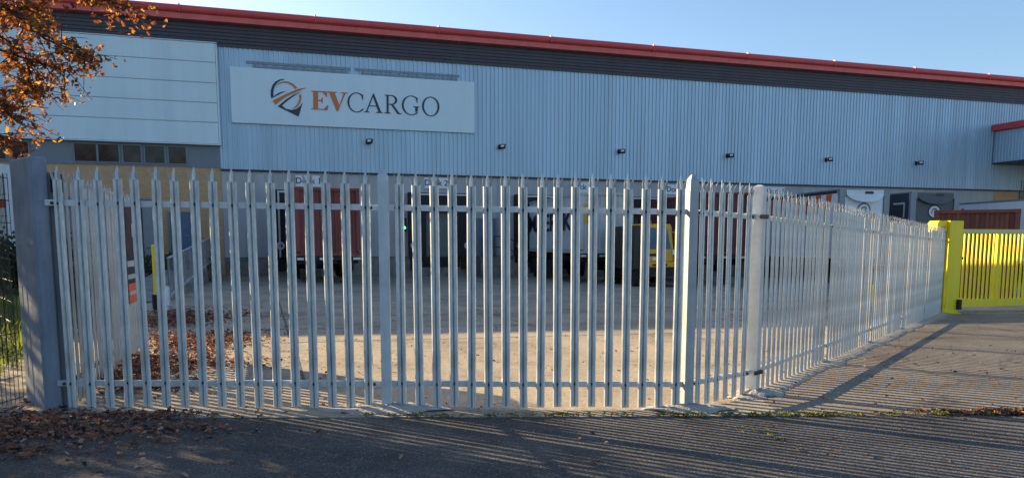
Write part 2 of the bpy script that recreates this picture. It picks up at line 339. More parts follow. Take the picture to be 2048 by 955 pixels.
# the older, browner concrete of the driveway outside the right-hand fence
_q0 = ground(1507, 790); _q0 = Vector((_q0.x, _q0.y, 0)); _dr = Vector((.583, .8125, 0))
dv = [seam((_q0 - Vector((sa.x, sa.y, 0))).dot(Vector((sdir.x, sdir.y, 0))) - .1, .03)] + [seam(t, .03 + R.uniform(-.012, .012)) for t in [6 + .4 * k for k in range(90)]]
_e = _q0 + _dr * 13.9
dv += [(_e.x + 40, _e.y + 11.5), (_e.x + .1, _e.y - .35), (_q0.x + .02, _q0.y - .06)]
struct(sheet(dv, 0.0025).build('driveway', M['drive']), 'brownish worn concrete driveway leading to the yellow gate')
# joints between the concrete slabs
mb = MB()
def joint(a, b, wd):
    d = (b - a); L = d.length; d /= L; nn = Vector((-d.y, d.x, 0)); t = 0.0
    while t < L - .01:
        l = min(1.1, L - t); j0, j1 = R.uniform(-.012, .012), R.uniform(-.012, .012)
        q = [a + d * t + nn * (j0 - wd / 2), a + d * (t + l) + nn * (j1 - wd / 2), a + d * (t + l) + nn * (j1 + wd / 2), a + d * t + nn * (j0 + wd / 2)]
        mb.add([(p.x, p.y, gz(p.x, p.y) + 0.0045) for p in q], [(0, 1, 2, 3)]); t += l
_b = ground(620, 800); _b = Vector((_b.x, _b.y, 0)); ND = -NX
for k in range(1, 6): joint(_b + ND * (4.6 * k) - EX * 2.0 + EX * .3 * k, _b + ND * (4.6 * k) + EX * (2.6 + 5.6 * k), .035)
for k in range(-1, 6): joint(_b + EX * (4.4 * k) + ND * (1.2 + max(0, k) * 4.4), _b + EX * (4.4 * k) + ND * 31, .03)
struct(mb.build('slab_joint', M['joint_dark']), 'dark joints between the concrete slabs of the yard')

# turf bank beyond the wire fence at the left
def bank_z(x, y):
    k = max(0.0, min(1.0, (-4.75 - 0.30 * (y - 6.5) - x) / 3.5)); k = k * k * (3 - 2 * k)
    return gz(x, y) - 0.03 + k * (0.42 + 0.06 * math.sin(x * 1.3) + 0.05 * math.sin(y * 0.9))
mb = MB(); nx, ny = 40, 40
X = [-40 + 37.0 * i / (nx - 1) for i in range(nx)]; Y = [1 + 24 * j / (ny - 1) for j in range(ny)]
mb.add([(x, y, bank_z(x, y)) for y in Y for x in X], [(j * nx + i, j * nx + i + 1, (j + 1) * nx + i + 1, (j + 1) * nx + i) for j in range(ny - 1) for i in range(nx - 1)])
struct(mb.build('verge', M['turf'], smooth=True), 'grass verge rising beyond the wire fence')

# ---------------------------------------------------------------- the warehouse
BX0, BX1 = -62.0, 64.0
ZC, ZD, ZR, ZT = 4.92, 10.6, 11.56, 12.2
wh = thing('warehouse', 'long warehouse with silver ribbed cladding, dark band and red gutter above loading docks', 'building', F0, FA)
def zb(x): p = F0 + EX * x; return gz(p.x, p.y)
OX = -15.52                                                 # where the office part ends
mb = MB(); pts = []; x = OX; P = 0.225
while x < BX1:
    pts += [(x, 0, ZC), (x + 0.11, 0, ZC), (x + 0.135, -0.05, ZC), (x + 0.20, -0.05, ZC)]; x += P
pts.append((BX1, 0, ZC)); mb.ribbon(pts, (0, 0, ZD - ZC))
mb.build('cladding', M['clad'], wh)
mb = MB(); mb.box(OX, BX1, -0.075, 0.0, ZC - 0.09, ZC - 0.002); mb.build('drip_flashing', M['flash'], wh)
mb = MB(); pz = []; z = ZD
while z < ZR - 0.01:
    pz += [(BX0, -0.05, z), (BX0, -0.05, z + 0.09), (BX0, -0.085, z + 0.11), (BX0, -0.085, z + 0.15)]; z += 0.16
pz.append((BX0, -0.05, ZR)); mb.ribbon(pz, (BX1 - BX0, 0, 0)); mb.box(BX0, BX1, -0.1, 0.0, ZD - 0.06, ZD); mb.build('fascia_band', M['fascia'], wh)
mb = MB(); mb.prism([(BX0, -0.10, ZR), (BX0, -0.42, ZR + 0.02), (BX0, -0.44, ZR + 0.27), (BX0, -0.10, ZR + 0.27)], (BX1 - BX0, 0, 0)); mb.build('eave_trim', M['redlight'], wh)
mb = MB(); mb.prism([(BX0, -0.10, ZR + 0.273), (BX0, -0.50, ZR + 0.273)] + [(BX0, -0.50 - 0.14 * math.sin(a), ZR + 0.42 - 0.147 * math.cos(a)) for a in [math.pi * k / 8 for k in range(1, 8)]] + [(BX0, -0.5, ZT - 0.04), (BX0, -0.10, ZT)], (BX1 - BX0, 0, 0))
x = BX0 + 3
while x < BX1: mb.box(x, x + 0.05, -0.67, -0.40, ZR + 0.26, ZT - 0.015); x += 6.0
mb.build('gutter', M['red'], wh)
mb = MB(); RZ = ZT + 2.4
mb.prism([(BX0, 0.0, ZT - 0.01), (BX0, 22, RZ), (BX0, 44, ZT - 0.01), (BX0, 44, -1), (BX0, 43.8, -1), (BX0, 43.8, ZT - 0.2), (BX0, 22, RZ - 0.2), (BX0, 0.0, ZT - 0.2)], (BX1 - BX0, 0, 0)); mb.build('roof', M['roof'], wh)
for xe in (BX0, BX1 - 0.2):
    mb = MB(); mb.prism([(xe, 0.2, -1), (xe, 43.7, -1), (xe, 43.7, ZT - 0.25), (xe, 22, RZ - 0.25), (xe, 0.2, ZT - 0.25)], (0.2, 0, 0)); mb.build('gable_wall', M['clad'], wh)
mb = MB(); x = OX
while x < BX1:                                              # precast panels, butted with a dark gap
    mb.box(x + 0.012, min(x + 6.9, BX1) - 0.012, 0.02, 0.3, 0.72, ZC - 0.09); x += 6.9
mb.build('concrete_wall', M['wallc'], wh)
mb = MB(); mb.box(OX, BX1, 0.06, 0.32, -1.6, ZD); mb.build('wall_backing', M['fascia'], wh)
mb = MB(); mb.box(OX, BX1, -0.03, 0.05, -1.8, 0.70); mb.build('plinth', M['plinth'], wh)
# office end
mb = MB(); mb.box(BX0, OX, 0.02, 0.3, -1.2, 4.95); mb.build('brick_wall', M['brick'], wh)
mb = MB(); mb.box(BX0, OX, -0.01, 0.28, 4.953, 6.03); mb.build('window_band', M['band'], wh)
PZ = [6.03, 7.02, 7.92, 8.82, 9.75, 10.62]
mb = MB()
for i in range(5):
    xx = OX - 0.02
    while xx > BX0:
        x2 = max(xx - 11.4, BX0); mb.box(x2 + 0.006, xx - 0.006, -0.30, -0.02, PZ[i] + 0.018, PZ[i + 1] - 0.018); xx = x2
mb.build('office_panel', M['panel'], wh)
mb = MB(); mb.box(BX0 + 0.01, OX - 0.03, -0.285, 0.0, 6.032, 10.6); mb.build('panel_joint', M['joint'], wh)
mb = MB(); mb.box(OX - 0.01, OX + 0.06, -0.30, -0.06, 6.03, 10.58); mb.box(BX0, OX + 0.06, -0.33, -0.02, 5.985, 6.027); mb.box(BX0, OX + 0.06, -0.33, -0.1, 10.622, 10.655); mb.build('panel_trim', M['panel'], wh)
def window(x0, x1, z0, z1):
    m1 = MB(); m1.box(x0 + 0.05, x1 - 0.05, -0.03, -0.013, z0 + 0.05, z1 - 0.05); wn = m1.build('window', M['glass'], wh)
    m2 = MB(); m2.box(x0, x0 + 0.05, -0.06, -0.012, z0, z1); m2.box(x1 - 0.05, x1, -0.06, -0.012, z0, z1)
    m2.box(x0 + 0.05, x1 - 0.05, -0.06, -0.012, z0, z0 + 0.05); m2.box(x0 + 0.05, x1 - 0.05, -0.06, -0.012, z1 - 0.05, z1); m2.build('frame', M['wframe'], wn)
for ua, ub in [(147, 197), (193, 240), (244, 284), (288, 331), (335, 374), (22, 60), (-30, 14)]:
    xa, _ = fac(ua, 305); xb, _ = fac(ub, 305); window(xa, xb, 5.05, 5.92)
def door(ua, ub, z0, z1, label):
    xa, _ = fac(ua, 460); xb, _ = fac(ub, 460)
    m1 = MB(); m1.box(xa, xb, -0.05, 0.018, z0, z1); d = m1.build('door', M['bdoor'], wh); d['label'] = label
    m2 = MB(); m2.box(xa - 0.07, xa - 0.002, -0.08, 0.018, z0, z1 + 0.07); m2.box(xb + 0.002, xb + 0.07, -0.08, 0.018, z0, z1 + 0.07); m2.box(xa - 0.002, xb + 0.002, -0.08, 0.018, z1 + 0.003, z1 + 0.07); m2.build('frame', M['wframe'], d)
    m3 = MB(); m3.tube([(xb - 0.12, -0.06, z0 + 1.0), (xb - 0.12, -0.10, z0 + 1.0), (xb - 0.26, -0.10, z0 + 1.0)], 0.014); m3.build('handle', M['alu'], d)
door(341, 382, 0.75, 2.83, 'blue door in the buff brick wall')
door(956, 990, 0.72, 2.66, 'blue grey door between two loading bays')
# buff brick infill and dark window at the far right of the dock wall
xa, _ = fac(1988, 390); xb, _ = fac(2036, 390)
mb = MB(); mb.box(xa, xb, -0.012, 0.019, 1.0, 4.78); mb.build('brick_infill', M['brick'], wh)
mb = MB(); mb.box(xb + 0.1, xb + 2.4, -0.03, 0.019, 1.6, 5.6); mb.build('window', M['glass'], wh)
# projecting canopy
cx, _ = fac(1985, 300)
cy = thing('entrance_canopy', 'grey ribbed canopy with red eave projecting from far right of warehouse', 'canopy', F0 + EX * cx, FA)
mb = MB(); pts = []; y = 0.0
while y > -9: pts += [(0, y, 0), (0, y - 0.13, 0), (-0.03, y - 0.15, 0), (-0.03, y - 0.205, 0)]; y -= 0.225
mb.ribbon([(p[0], p[1] - 0.1, 6.65) for p in pts], (0, 0, 2.0)); mb.box(0.03, 16, -9.1, -0.1, 6.7, 8.6); mb.build('side_cladding', M['clad'], cy)
mb = MB(); mb.box(-0.06, 16, -9.2, -0.1, 6.55, 6.648); mb.build('soffit', M['fascia'], cy)
mb = MB(); mb.prism([(-0.10, -9.4, 8.652), (-0.32, -9.4, 8.70), (-0.32, -9.4, 9.05), (-0.10, -9.4, 9.12), (16, -9.4, 9.3), (16, -9.4, 8.652)], (0, 9.28, 0)); mb.build('eave_trim', M['red'], cy)
for xx in (15.5, 8.5): mb = MB(); mb.box(xx, xx + .4, -9, -8.6, -1.8, 6.54); mb.build('column', M['fascia'], cy)

# dock shelters
DW = 3.3
def dock(xc, full=True):
    z0, z1 = 0.72, 3.97
    m1 = MB(); m1.box(xc - 1.25, xc + 1.25, -0.03, 0.018, z0, z1 - 0.3)
    for k in range(1, 6): m1.box(xc - 1.25, xc + 1.25, -0.045, -0.031, z0 + k * 0.5, z0 + k * 0.5 + 0.03)
    dd = m1.build('dock_door', M['dockdoor'], wh)
    for xa_, xb_ in ((xc - DW / 2, xc - 0.78), (xc + 0.78, xc + DW / 2)): m2 = MB(); m2.box(xa_, xb_, -0.45, -0.05, z0, z1); m2.build('shelter_curtain', M['black'], dd)
    m2 = MB(); m2.box(xc - 0.779, xc + 0.779, -0.42, -0.06, z1 - 0.95, z1 - 0.01); m2.build('shelter_curtain', M['black'], dd)
    m3 = MB(); m3.box(xc - DW / 2 + 0.16, xc + DW / 2, -0.47, -0.452, z1 - 0.13, z1 - 0.05); m3.box(xc - DW / 2 + 0.16, xc - DW / 2 + 0.24, -0.47, -0.452, z0, z1 - 0.132); m3.build('edge_strip', M['strip'], dd)
    for sx in (-1, 1):
        m4 = MB(); n = 20; c0 = (xc + sx * 1.42, -0.455, 1.28); vs = []
        for k in range(n):
            a = 2 * math.pi * k / n
            for r, yy in ((0.19, -0.005), (0.19, -0.03), (0.10, -0.03), (0.10, -0.005)): vs.append((c0[0] + r * math.cos(a), c0[1] + yy, c0[2] + r * math.sin(a)))
        m4.add(vs, [(4 * k + j, 4 * ((k + 1) % n) + j, 4 * ((k + 1) % n) + (j + 1) % 4, 4 * k + (j + 1) % 4) for k in range(n) for j in range(4)])
        m4.build('guide_ring', M['strip'], dd)
    m5 = MB(); m5.box(xc - 1.1, xc + 1.1, -0.06, -0.032, 0.15, 0.69); m5.build('pit_shade_plate', M['black'], dd)  # flat black plate painting the dark hollow of the leveller pit
    for xx in (xc - 1.55, xc + 1.15): m5 = MB(); m5.box(xx, xx + .4, -0.22, -0.032, 0.05, 0.66); m5.build('bumper', M['black'], dd)
DX = [-11.5, -4.93, 0.8, 6.9, 15.2, 22.0]
for xc in DX: dock(xc)

# ---------------------------------------------------------------- signs, floodlights and small fittings on the wall
es = thing('company_sign', 'large white rectangular sign board lettered with orange and navy company name', 'sign', F0, FA)
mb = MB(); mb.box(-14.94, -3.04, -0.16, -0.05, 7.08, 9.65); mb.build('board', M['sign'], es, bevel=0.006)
mb = MB(); mb.box(-14.6, -3.4, -0.05, -0.036, 7.3, 7.4); mb.box(-14.6, -3.4, -0.05, -0.036, 9.3, 9.4); mb.build('bracket', M['alu'], es)
YF = -0.163
def zm(x, y):                                               # tracing grid of the lettering -> point of the board
    xx, zz = fac(530 + x * 0.1758, 140 + y * 0.1757, 0.16); return xx, zz
def plate(polys, name, m, parent, y=YF, t=0.02):
    mb = MB()
    for p in polys: mb.prism([(a, y, b) for a, b in p], (0, -t, 0))
    return mb.build(name, m, parent)
def strip(outer, inner):                                    # band between two outlines, as quads
    return [[outer[i], outer[i + 1], inner[i + 1], inner[i]] for i in range(len(outer) - 1)]
def strip_plate(strips, polys, name, m, parent, y=YF, t=0.02):
    mb = MB()
    for outer, inner in strips:
        n = len(outer); vs = [(a, y, b) for a, b in outer] + [(a, y, b) for a, b in inner] + [(a, y - t, b) for a, b in outer] + [(a, y - t, b) for a, b in inner]
        fs = []
        for i in range(n - 1): fs += [(2 * n + i, 2 * n + i + 1, 3 * n + i + 1, 3 * n + i), (i, i + 1, 2 * n + i + 1, 2 * n + i), (n + i, n + i + 1, 3 * n + i + 1, 3 * n + i)]
        mb.add(vs, fs)
    for p in polys: mb.prism([(a, y, b) for a, b in p], (0, -t, 0))
    return mb.build(name, m, parent)
zp = lambda L: [zm(*q) for q in L]
strip_plate([(zp([(220, 103), (170, 108), (120, 132), (85, 172), (66, 230), (64, 285), (72, 322)]), zp([(216, 112), (176, 122), (140, 146), (112, 184), (98, 235), (95, 275), (100, 300)]))],
            [zp([(72, 326), (98, 305), (140, 270), (185, 250), (240, 243), (180, 268), (125, 298)]), zp([(145, 415), (240, 335), (330, 280), (412, 248), (330, 297), (262, 345), (192, 405), (240, 442), (300, 455), (350, 447), (395, 415), (428, 372), (383, 532)])], 'emblem_dark', M['signd'], es)
strip_plate([(zp([(118, 200), (150, 155), (205, 130), (265, 132), (320, 158), (370, 207)]), zp([(122, 196), (155, 163), (205, 146), (258, 150), (306, 176), (345, 217)])),
             (zp([(412, 276), (415, 320), (400, 375), (362, 425), (310, 446)]), zp([(386, 288), (392, 325), (378, 372), (350, 412), (312, 440)]))],
            [zp([(86, 352), (160, 312), (250, 268), (380, 215), (474, 203), (385, 240), (255, 298), (185, 345), (122, 396)])], 'emblem_orange', M['signo'], es)
capT = lambda x: 235 + (x - 530) * 0.0555
capB = lambda x: 449 + (x - 530) * 0.0535
def letter_map(x0, x1):
    def f(p):
        x = x0 + p[0] * (x1 - x0); return zm(x, capB(x) + p[1] * (capT(x) - capB(x)))
    return f
def ell(cx, cy, rx, ry, a0, a1, n=28): return [(cx + rx * math.cos(math.radians(a0 + (a1 - a0) * k / n)), cy + ry * math.sin(math.radians(a0 + (a1 - a0) * k / n))) for k in range(n + 1)]
Ltr = {
 'E': ([], [[(0, 0), (.95, 0), (1, .28), (.96, .28), (.72, .06), (.40, .06), (.40, .47), (.56, .47), (.63, .36), (.67, .36), (.67, .66), (.63, .66), (.56, .53), (.40, .53), (.40, .94), (.66, .94), (.88, .70), (.92, .70), (.92, 1), (0, 1), (0, .95), (.12, .93), (.12, .07), (0, .05)]]),
 'V': ([], [[(0, 1), (0, .96), (.09, .93), (.46, -.03), (.53, -.03), (.88, .93), (1, .96), (1, 1), (.66, 1), (.66, .96), (.79, .93), (.59, .30), (.37, .93), (.47, .96), (.47, 1)]]),
 'A': ([], [[(.10, .06), (.17, .06), (.27, .33), (.29, .38), (.47, .85), (.47, 1.02)], [(.47, .85), (.64, .38), (.66, .33), (.75, .06), (.90, .06), (.52, 1.02), (.47, 1.02)], [(.27, .33), (.66, .33), (.64, .38), (.29, .38)],
            [(0, 0), (.29, 0), (.29, .03), (.17, .06), (.10, .06), (0, .03)], [(.62, 0), (1, 0), (1, .03), (.90, .06), (.75, .06), (.62, .03)]]),
 'R': ([(ell(.40, .735, .36, .265, 90, -90), ell(.40, .735, .23, .215, 90, -90))], [[(0, 0), (.38, 0), (.38, .03), (.25, .06), (.13, .06), (0, .03)], [(.13, .06), (.25, .06), (.25, .94), (.13, .94)], [(0, 1), (0, .97), (.13, .94), (.25, .94), (.25, .95), (.40, .95), (.40, 1)], [(.25, .47), (.40, .47), (.40, .52), (.25, .52)],
            [(.40, .468), (.54, .478), (.88, .06), (1.02, .03), (1.02, 0), (.78, 0)]]),
 'O': ([(ell(.5, .5, .50, .53, 0, 360, 48), ell(.5, .5, .39, .485, 0, 360, 48))], []),
 'C': ([(ell(.56, .5, .56, .53, 42, 322, 44), ell(.56, .5, .45, .485, 44, 318, 44))], [[(.90, .93), (.95, .93), (.95, .66), (.91, .66), (.86, .83)]]),
 'G': ([(ell(.55, .5, .55, .53, 42, 318, 44), ell(.55, .5, .44, .485, 44, 314, 44))], [[(.86, .93), (.91, .93), (.91, .66), (.87, .66), (.82, .83)], [(.78, .16), (.93, .19), (.93, .40), (1.02, .43), (1.02, .46), (.66, .46), (.66, .43), (.78, .40)]]),
}
def letter(ch, x0, x1, m, name):
    f = letter_map(x0, x1); st_, pl = Ltr[ch]
    strip_plate([([f(p) for p in o], [f(p) for p in i]) for o, i in st_], [[f(p) for p in q] for q in pl], name, m, es)
letter('E', 525, 722, M['signo'], 'lettering'); letter('V', 708, 942, M['signo'], 'lettering')
for ch, a, b in [('C', 938, 1125), ('A', 1128, 1342), ('R', 1358, 1550), ('G', 1556, 1752), ('O', 1786, 1984)]: letter(ch, a, b, M['signd'], 'lettering')

xa, za = fac(492, 128); xb, zb2 = fac(918, 158)
mr = thing('mounting_rail', 'dull grey old sign rails on cladding just above the big white sign', 'rail', F0, FA)
xm = fac(705, 140)[0]
for a, b in ((xa, xm - 0.1), (xm + 0.1, xb)):
    mb = MB(); mb.box(a, b, -0.075, -0.036, 9.86, 9.98); mb.box(a + 0.3, b - 0.1, -0.065, -0.036, 9.70, 9.80)
    x = a + 0.4
    while x < b - 0.2: mb.box(x, x + 0.06, -0.08, -0.036, 9.66, 9.855); x += 0.45
    mb.build('bar', mat('old_sign_rail', (.25, .33, .39), .6, var=.2), mr)

for u, v, n in [(617, 362, '1'), (872, 366, '2'), (1162, 374, '3'), (1352, 379, '4'), (1551, 383, '5')]:
    x, z = fac(u, v)
    sp = thing('dock_sign', 'small white plate reading Dock %s on the grey wall' % n, 'sign', F0 + EX * x, FA, 'numbered dock plates')
    mb = MB(); mb.box(-0.62, 0.62, -0.03, 0.015, z - 0.27, z + 0.27); mb.build('plate', M['platew'], sp)
    text_mesh('Dock ' + n, 0.42, M['signd'], 'lettering', sp, (0, -0.034, z), (math.pi / 2, 0, 0), 0.003)
x, z = fac(1897, 393)
sp = thing('dock_sign', 'white plate half hidden beside the dark trailer, far right dock', 'sign', F0 + EX * x, FA, 'numbered dock plates')
mb = MB(); mb.box(-0.5, 0.5, -0.03, 0.015, z - 0.27, z + 0.27); mb.build('plate', M['platew'], sp)
text_mesh('7', 0.42, M['signd'], 'lettering', sp, (0.2, -0.034, z), (math.pi / 2, 0, 0), 0.003)

FLD = ['below the big white sign', 'right of the big white sign, above Dock 2', 'high above the grey container', 'high above the Dock 4 plate', 'high above the striped white trailer', 'nearest the red edged canopy']
for k in range(6):
    x = -8.55 + 6.93 * k
    fl = thing('floodlight', 'small black floodlight on silver cladding, ' + FLD[k], 'floodlight', F0 + EX * x, FA, 'floodlights along the cladding')
    mb = MB(); mb.box(-0.04, 0.04, -0.30, -0.035, 6.40, 6.46); mb.box(-0.09, 0.09, -0.06, -0.033, 6.32, 6.56); mb.build('bracket', M['black'], fl)
    c0 = Vector((0.03, -0.42, 6.45)); ux = Vector((0.87, -0.5, 0)); uz = Vector((0.28, 0.32, 0.9)).normalized(); un = ux.cross(uz)
    mb = MB(); q = [c0 + ux * a + uz * b for a, b in ((-.15, -.115), (.15, -.115), (.15, .115), (-.15, .115))]; mb.prism(q, un * -0.09); hd = mb.build('lamp_head', M['black'], fl)
    mb = MB(); q = [c0 + un * 0.002 + ux * a + uz * b for a, b in ((-.09, -.055), (.09, -.055), (.09, .06), (-.09, .06))]; mb.prism(q, un * 0.006); mb.build('lens', M['floodw'], hd)

x, z = fac(808, 455)
tl = thing('dock_signal', 'small black dock signal with glowing green lamp beside Dock 2 door', 'signal light', F0 + EX * x, FA)
mb = MB(); mb.box(-0.1, 0.1, -0.12, 0.015, z - 0.2, z + 0.5); mb.build('housing', M['black'], tl)
mb = MB(); mb.lathe([(0.07, -0.125), (0.06, -0.15), (0.02, -0.16)], (0, 0, z), 'y', 14); mb.build('lens', GREENL, tl)

# steps at the blue grey door
xa, _ = fac(950, 500); xb, _ = fac(1030, 500)
sp = thing('access_steps', 'small concrete landing with dark railing below blue grey door', 'steps', F0 + EX * xa, FA)
mb = MB(); L = xb - xa; mb.box(0, 1.5, -1.2, -0.032, -0.9, 0.69)
for k in range(6): mb.box(1.5 + k * 0.28, 1.78 + k * 0.28, -1.2, -0.032, -0.9, 0.55 - k * 0.18)
mb.build('treads', M['plinth'], sp)
mb = MB()
for xx in (0.05, 0.75, 1.45): mb.tube([(xx, -1.15, 0.69), (xx, -1.15, 1.75)], 0.025)
for zz in (1.2, 1.75): mb.tube([(0.05, -1.15, zz), (1.45, -1.15, zz), (3.1, -1.15, zz - 1.2)], 0.025)
mb.tube([(3.1, -1.15, -0.5), (3.1, -1.15, 0.55)], 0.025); mb.build('handrail', M['fascia'], sp)

# ---------------------------------------------------------------- ramp railing, cabin and bollard in the yard's left corner
pa, pb = Vector((-8.75, 19.8, 0)), Vector((-12.7, 33.0, 0))
rl = thing('ramp_railing', 'galvanised barred handrail climbing the ramp to the blue door', 'railing', (pa.x, pa.y, gz(pa.x, pa.y)), math.atan2(pb.y - pa.y, pb.x - pa.x))
RL = (pb - pa).length; rise = 0.6
zr = lambda t: rise * max(0, min(1, t / RL))
nb = 8
for k in range(nb + 1):
    t = RL * k / nb; mb = MB(); mb.tube([(t, 0, zr(t) - 0.2), (t, 0, zr(t) + 1.1)], 0.03); mb.build('post', M['galvold'], rl)
for h, nm in ((1.1, 'top_rail'), (0.15, 'bottom_rail')):
    mb = MB(); mb.tube([(0, 0, h), (RL, 0, rise + h)], 0.028); mb.build(nm, M['galv2'], rl)
mb = MB(); t = 0.2
while t < RL: mb.tube([(t, 0, zr(t) + 0.15), (t, 0, zr(t) + 1.1)], 0.011, 5); t += 0.30
mb.build('bars', M['galvold'], rl)
rp = thing('ramp', 'concrete ramp rising to the office brick wall behind the railing', 'ramp', (pa.x, pa.y, gz(pa.x, pa.y)), math.atan2(pb.y - pa.y, pb.x - pa.x))
mb = MB(); mb.prism([(0, 0.05, -0.6), (0, 0.05, 0.02), (RL, 0.05, rise), (RL + 4.5, 0.05, rise), (RL + 4.5, 0.05, -0.6)], (0, 1.6, 0)); mb.build('slab', M['plinth'], rp)

def leafy(mb, centres, n, size, rnd, spread, nm=1, squash=0.8):
    for _ in range(n):
        c = rnd.choice(centres); p = Vector(c) + Vector((rnd.gauss(0, 1), rnd.gauss(0, 1), rnd.gauss(0, squash))) * spread
        leaf(mb, p, size * rnd.uniform(0.6, 1.25), rnd, rnd.randrange(nm))
def leaf(mb, p, s, rnd, mi, flat=False):
    if flat:
        a = Vector((rnd.gauss(0, 1), rnd.gauss(0, 1), rnd.gauss(0, 0.18))).normalized(); nn = Vector((rnd.gauss(0, .35), rnd.gauss(0, .35), 1)).normalized()
    else:
        a = Vector((rnd.gauss(0, 1), rnd.gauss(0, 1), rnd.gauss(-0.3, 0.8))).normalized(); nn = Vector((rnd.gauss(0, 1), rnd.gauss(0, 1), rnd.gauss(0, 1))).normalized()
    b = a.cross(nn)
    if b.length < 1e-3: b = a.orthogonal()
    b.normalize(); nn = b.cross(a).normalized(); c = rnd.uniform(0.1, 0.35) * s; t = rnd.uniform(-.15, .3) * s
    v = [p - a * s * .5, p + a * s * .5 + nn * t, p - a * s * .18 + b * s * .26 + nn * c, p + a * s * .06 + b * s * .20 + nn * c * .7, p + a * s * .30 + b * s * .27 + nn * (c + t * .6),
         p - a * s * .18 - b * s * .26 + nn * c, p + a * s * .06 - b * s * .20 + nn * c * .7, p + a * s * .30 - b * s * .27 + nn * (c + t * .6)]
    mb.add(v, [(0, 3, 2), (0, 1, 4, 3), (0, 5, 6), (0, 6, 7, 1)], mi)

rnd = random.Random(3)
bs = thing('ramp_shrub', 'low dark green shrub beside the ramp below the blue door', 'shrub', (-13.6, 30.0, 0.0))
mb = MB(); leafy(mb, [(rnd.uniform(-1.6, 1.4), rnd.uniform(-1.2, 1.6), rnd.uniform(0.1, 0.8)) for _ in range(26)], 1500, 0.16, rnd, 0.22); mb.build('foliage', M['hedge'], bs)
mb = MB()
for k in range(7): a = rnd.uniform(0, 6.3); mb.tube([(0.2 * math.cos(a), 0.2 * math.sin(a), -0.8), (0.9 * math.cos(a), 0.9 * math.sin(a), 0.6)], 0.02, 5)
mb.build('stem', M['bark'], bs)

cb0 = at(310, 484, 31.0)
cb = thing('storage_cabin', 'pale grey site cabin standing beyond the end of left fence', 'cabin', (cb0.x, cb0.y, gz(cb0.x, cb0.y)), FA)
mb = MB(); mb.box(-5.0, 0, 0, 2.4, 0.15, 3.2); mb.build('body', mat('cabin_grey', (0.26, 0.29, 0.32), .6, var=.15), cb, bevel=0.02)
mb = MB(); mb.box(-5.05, 0.05, -0.05, 2.45, 3.205, 3.3); mb.build('roof', M['tframe'], cb)
mb = MB(); mb.box(-0.55, -0.40, -0.02, -0.003, 0.8, 2.9); mb.build('door_seam', M['emblem'], cb)
mb = MB(); mb.box(-4.9, -4.5, 0.1, 2.3, -0.3, 0.148); mb.box(-0.5, -0.1, 0.1, 2.3, -0.3, 0.148); mb.build('foot', M['chassis'], cb)

b0 = ground(317, 632)
bo = thing('bollard', 'yellow sleeved bollard with black base in the leafy yard corner', 'bollard', b0)
mb = MB(); mb.lathe([(0.10, -0.1), (0.10, 0.44)], (0, 0, 0), 'z', 16); mb.build('base', M['black'], bo, smooth=False)
mb = MB(); mb.lathe([(0.065, 0.442), (0.065, 1.40), (0.05, 1.43)], (0, 0, 0), 'z', 16); mb.build('sleeve', M['yellow'], bo)
b1 = ground(331, 622)
bo2 = thing('bollard', 'short pale grey bollard close behind the yellow sleeved one', 'bollard', b1)
mb = MB(); mb.lathe([(0.11, -0.1), (0.11, 0.50), (0.09, 0.54)], (0, 0, 0), 'z', 16); mb.build('tube', M['galv2'], bo2)
mb = MB(); mb.box(-0.17, 0.17, -0.17, 0.17, -0.05, 0.03); mb.build('base_plate', M['plinth'], bo2)

# ---------------------------------------------------------------- containers, trailers
def corr(mb, x0, y0, x1, y1, z0, z1, depth, pitch=0.28):     # corrugated wall from (x0,y0) to (x1,y1); ribs pushed to the inside by depth
    d = Vector((x1 - x0, y1 - y0)); L = d.length; d /= L; n = Vector((d.y, -d.x)); pts = []; t = 0
    k = max(1, round(L / pitch)); p = L / k
    for i in range(k):
        for f, q in ((0, 0), (0.3, 0), (0.42, 1), (0.86, 1)):
            a = Vector((x0, y0)) + d * (i + f) * p - n * depth * q; pts.append((a.x, a.y, z0))
    pts.append((x1, y1, z0)); mb.ribbon(pts, (0, 0, z1 - z0))
def wheel(parent, x, y, z, r=0.5, w=0.28):
    m1 = MB(); m1.lathe([(r * .55, -w / 2), (r * .94, -w / 2), (r, -w / 2 + .04), (r, w / 2 - .04), (r * .94, w / 2), (r * .55, w / 2)], (x, y, z), 'x', 22); wl = m1.build('wheel', M['tyre'], parent)
    m2 = MB(); m2.lathe([(r * .54, -w / 2 + .03), (r * .3, -w / 2 + .08), (r * .28, -w / 2), (r * .28, w / 2), (r * .3, w / 2 - .08), (r * .54, w / 2 - .03)], (x, y, z), 'x', 18); m2.build('rim', M['rim'], wl)
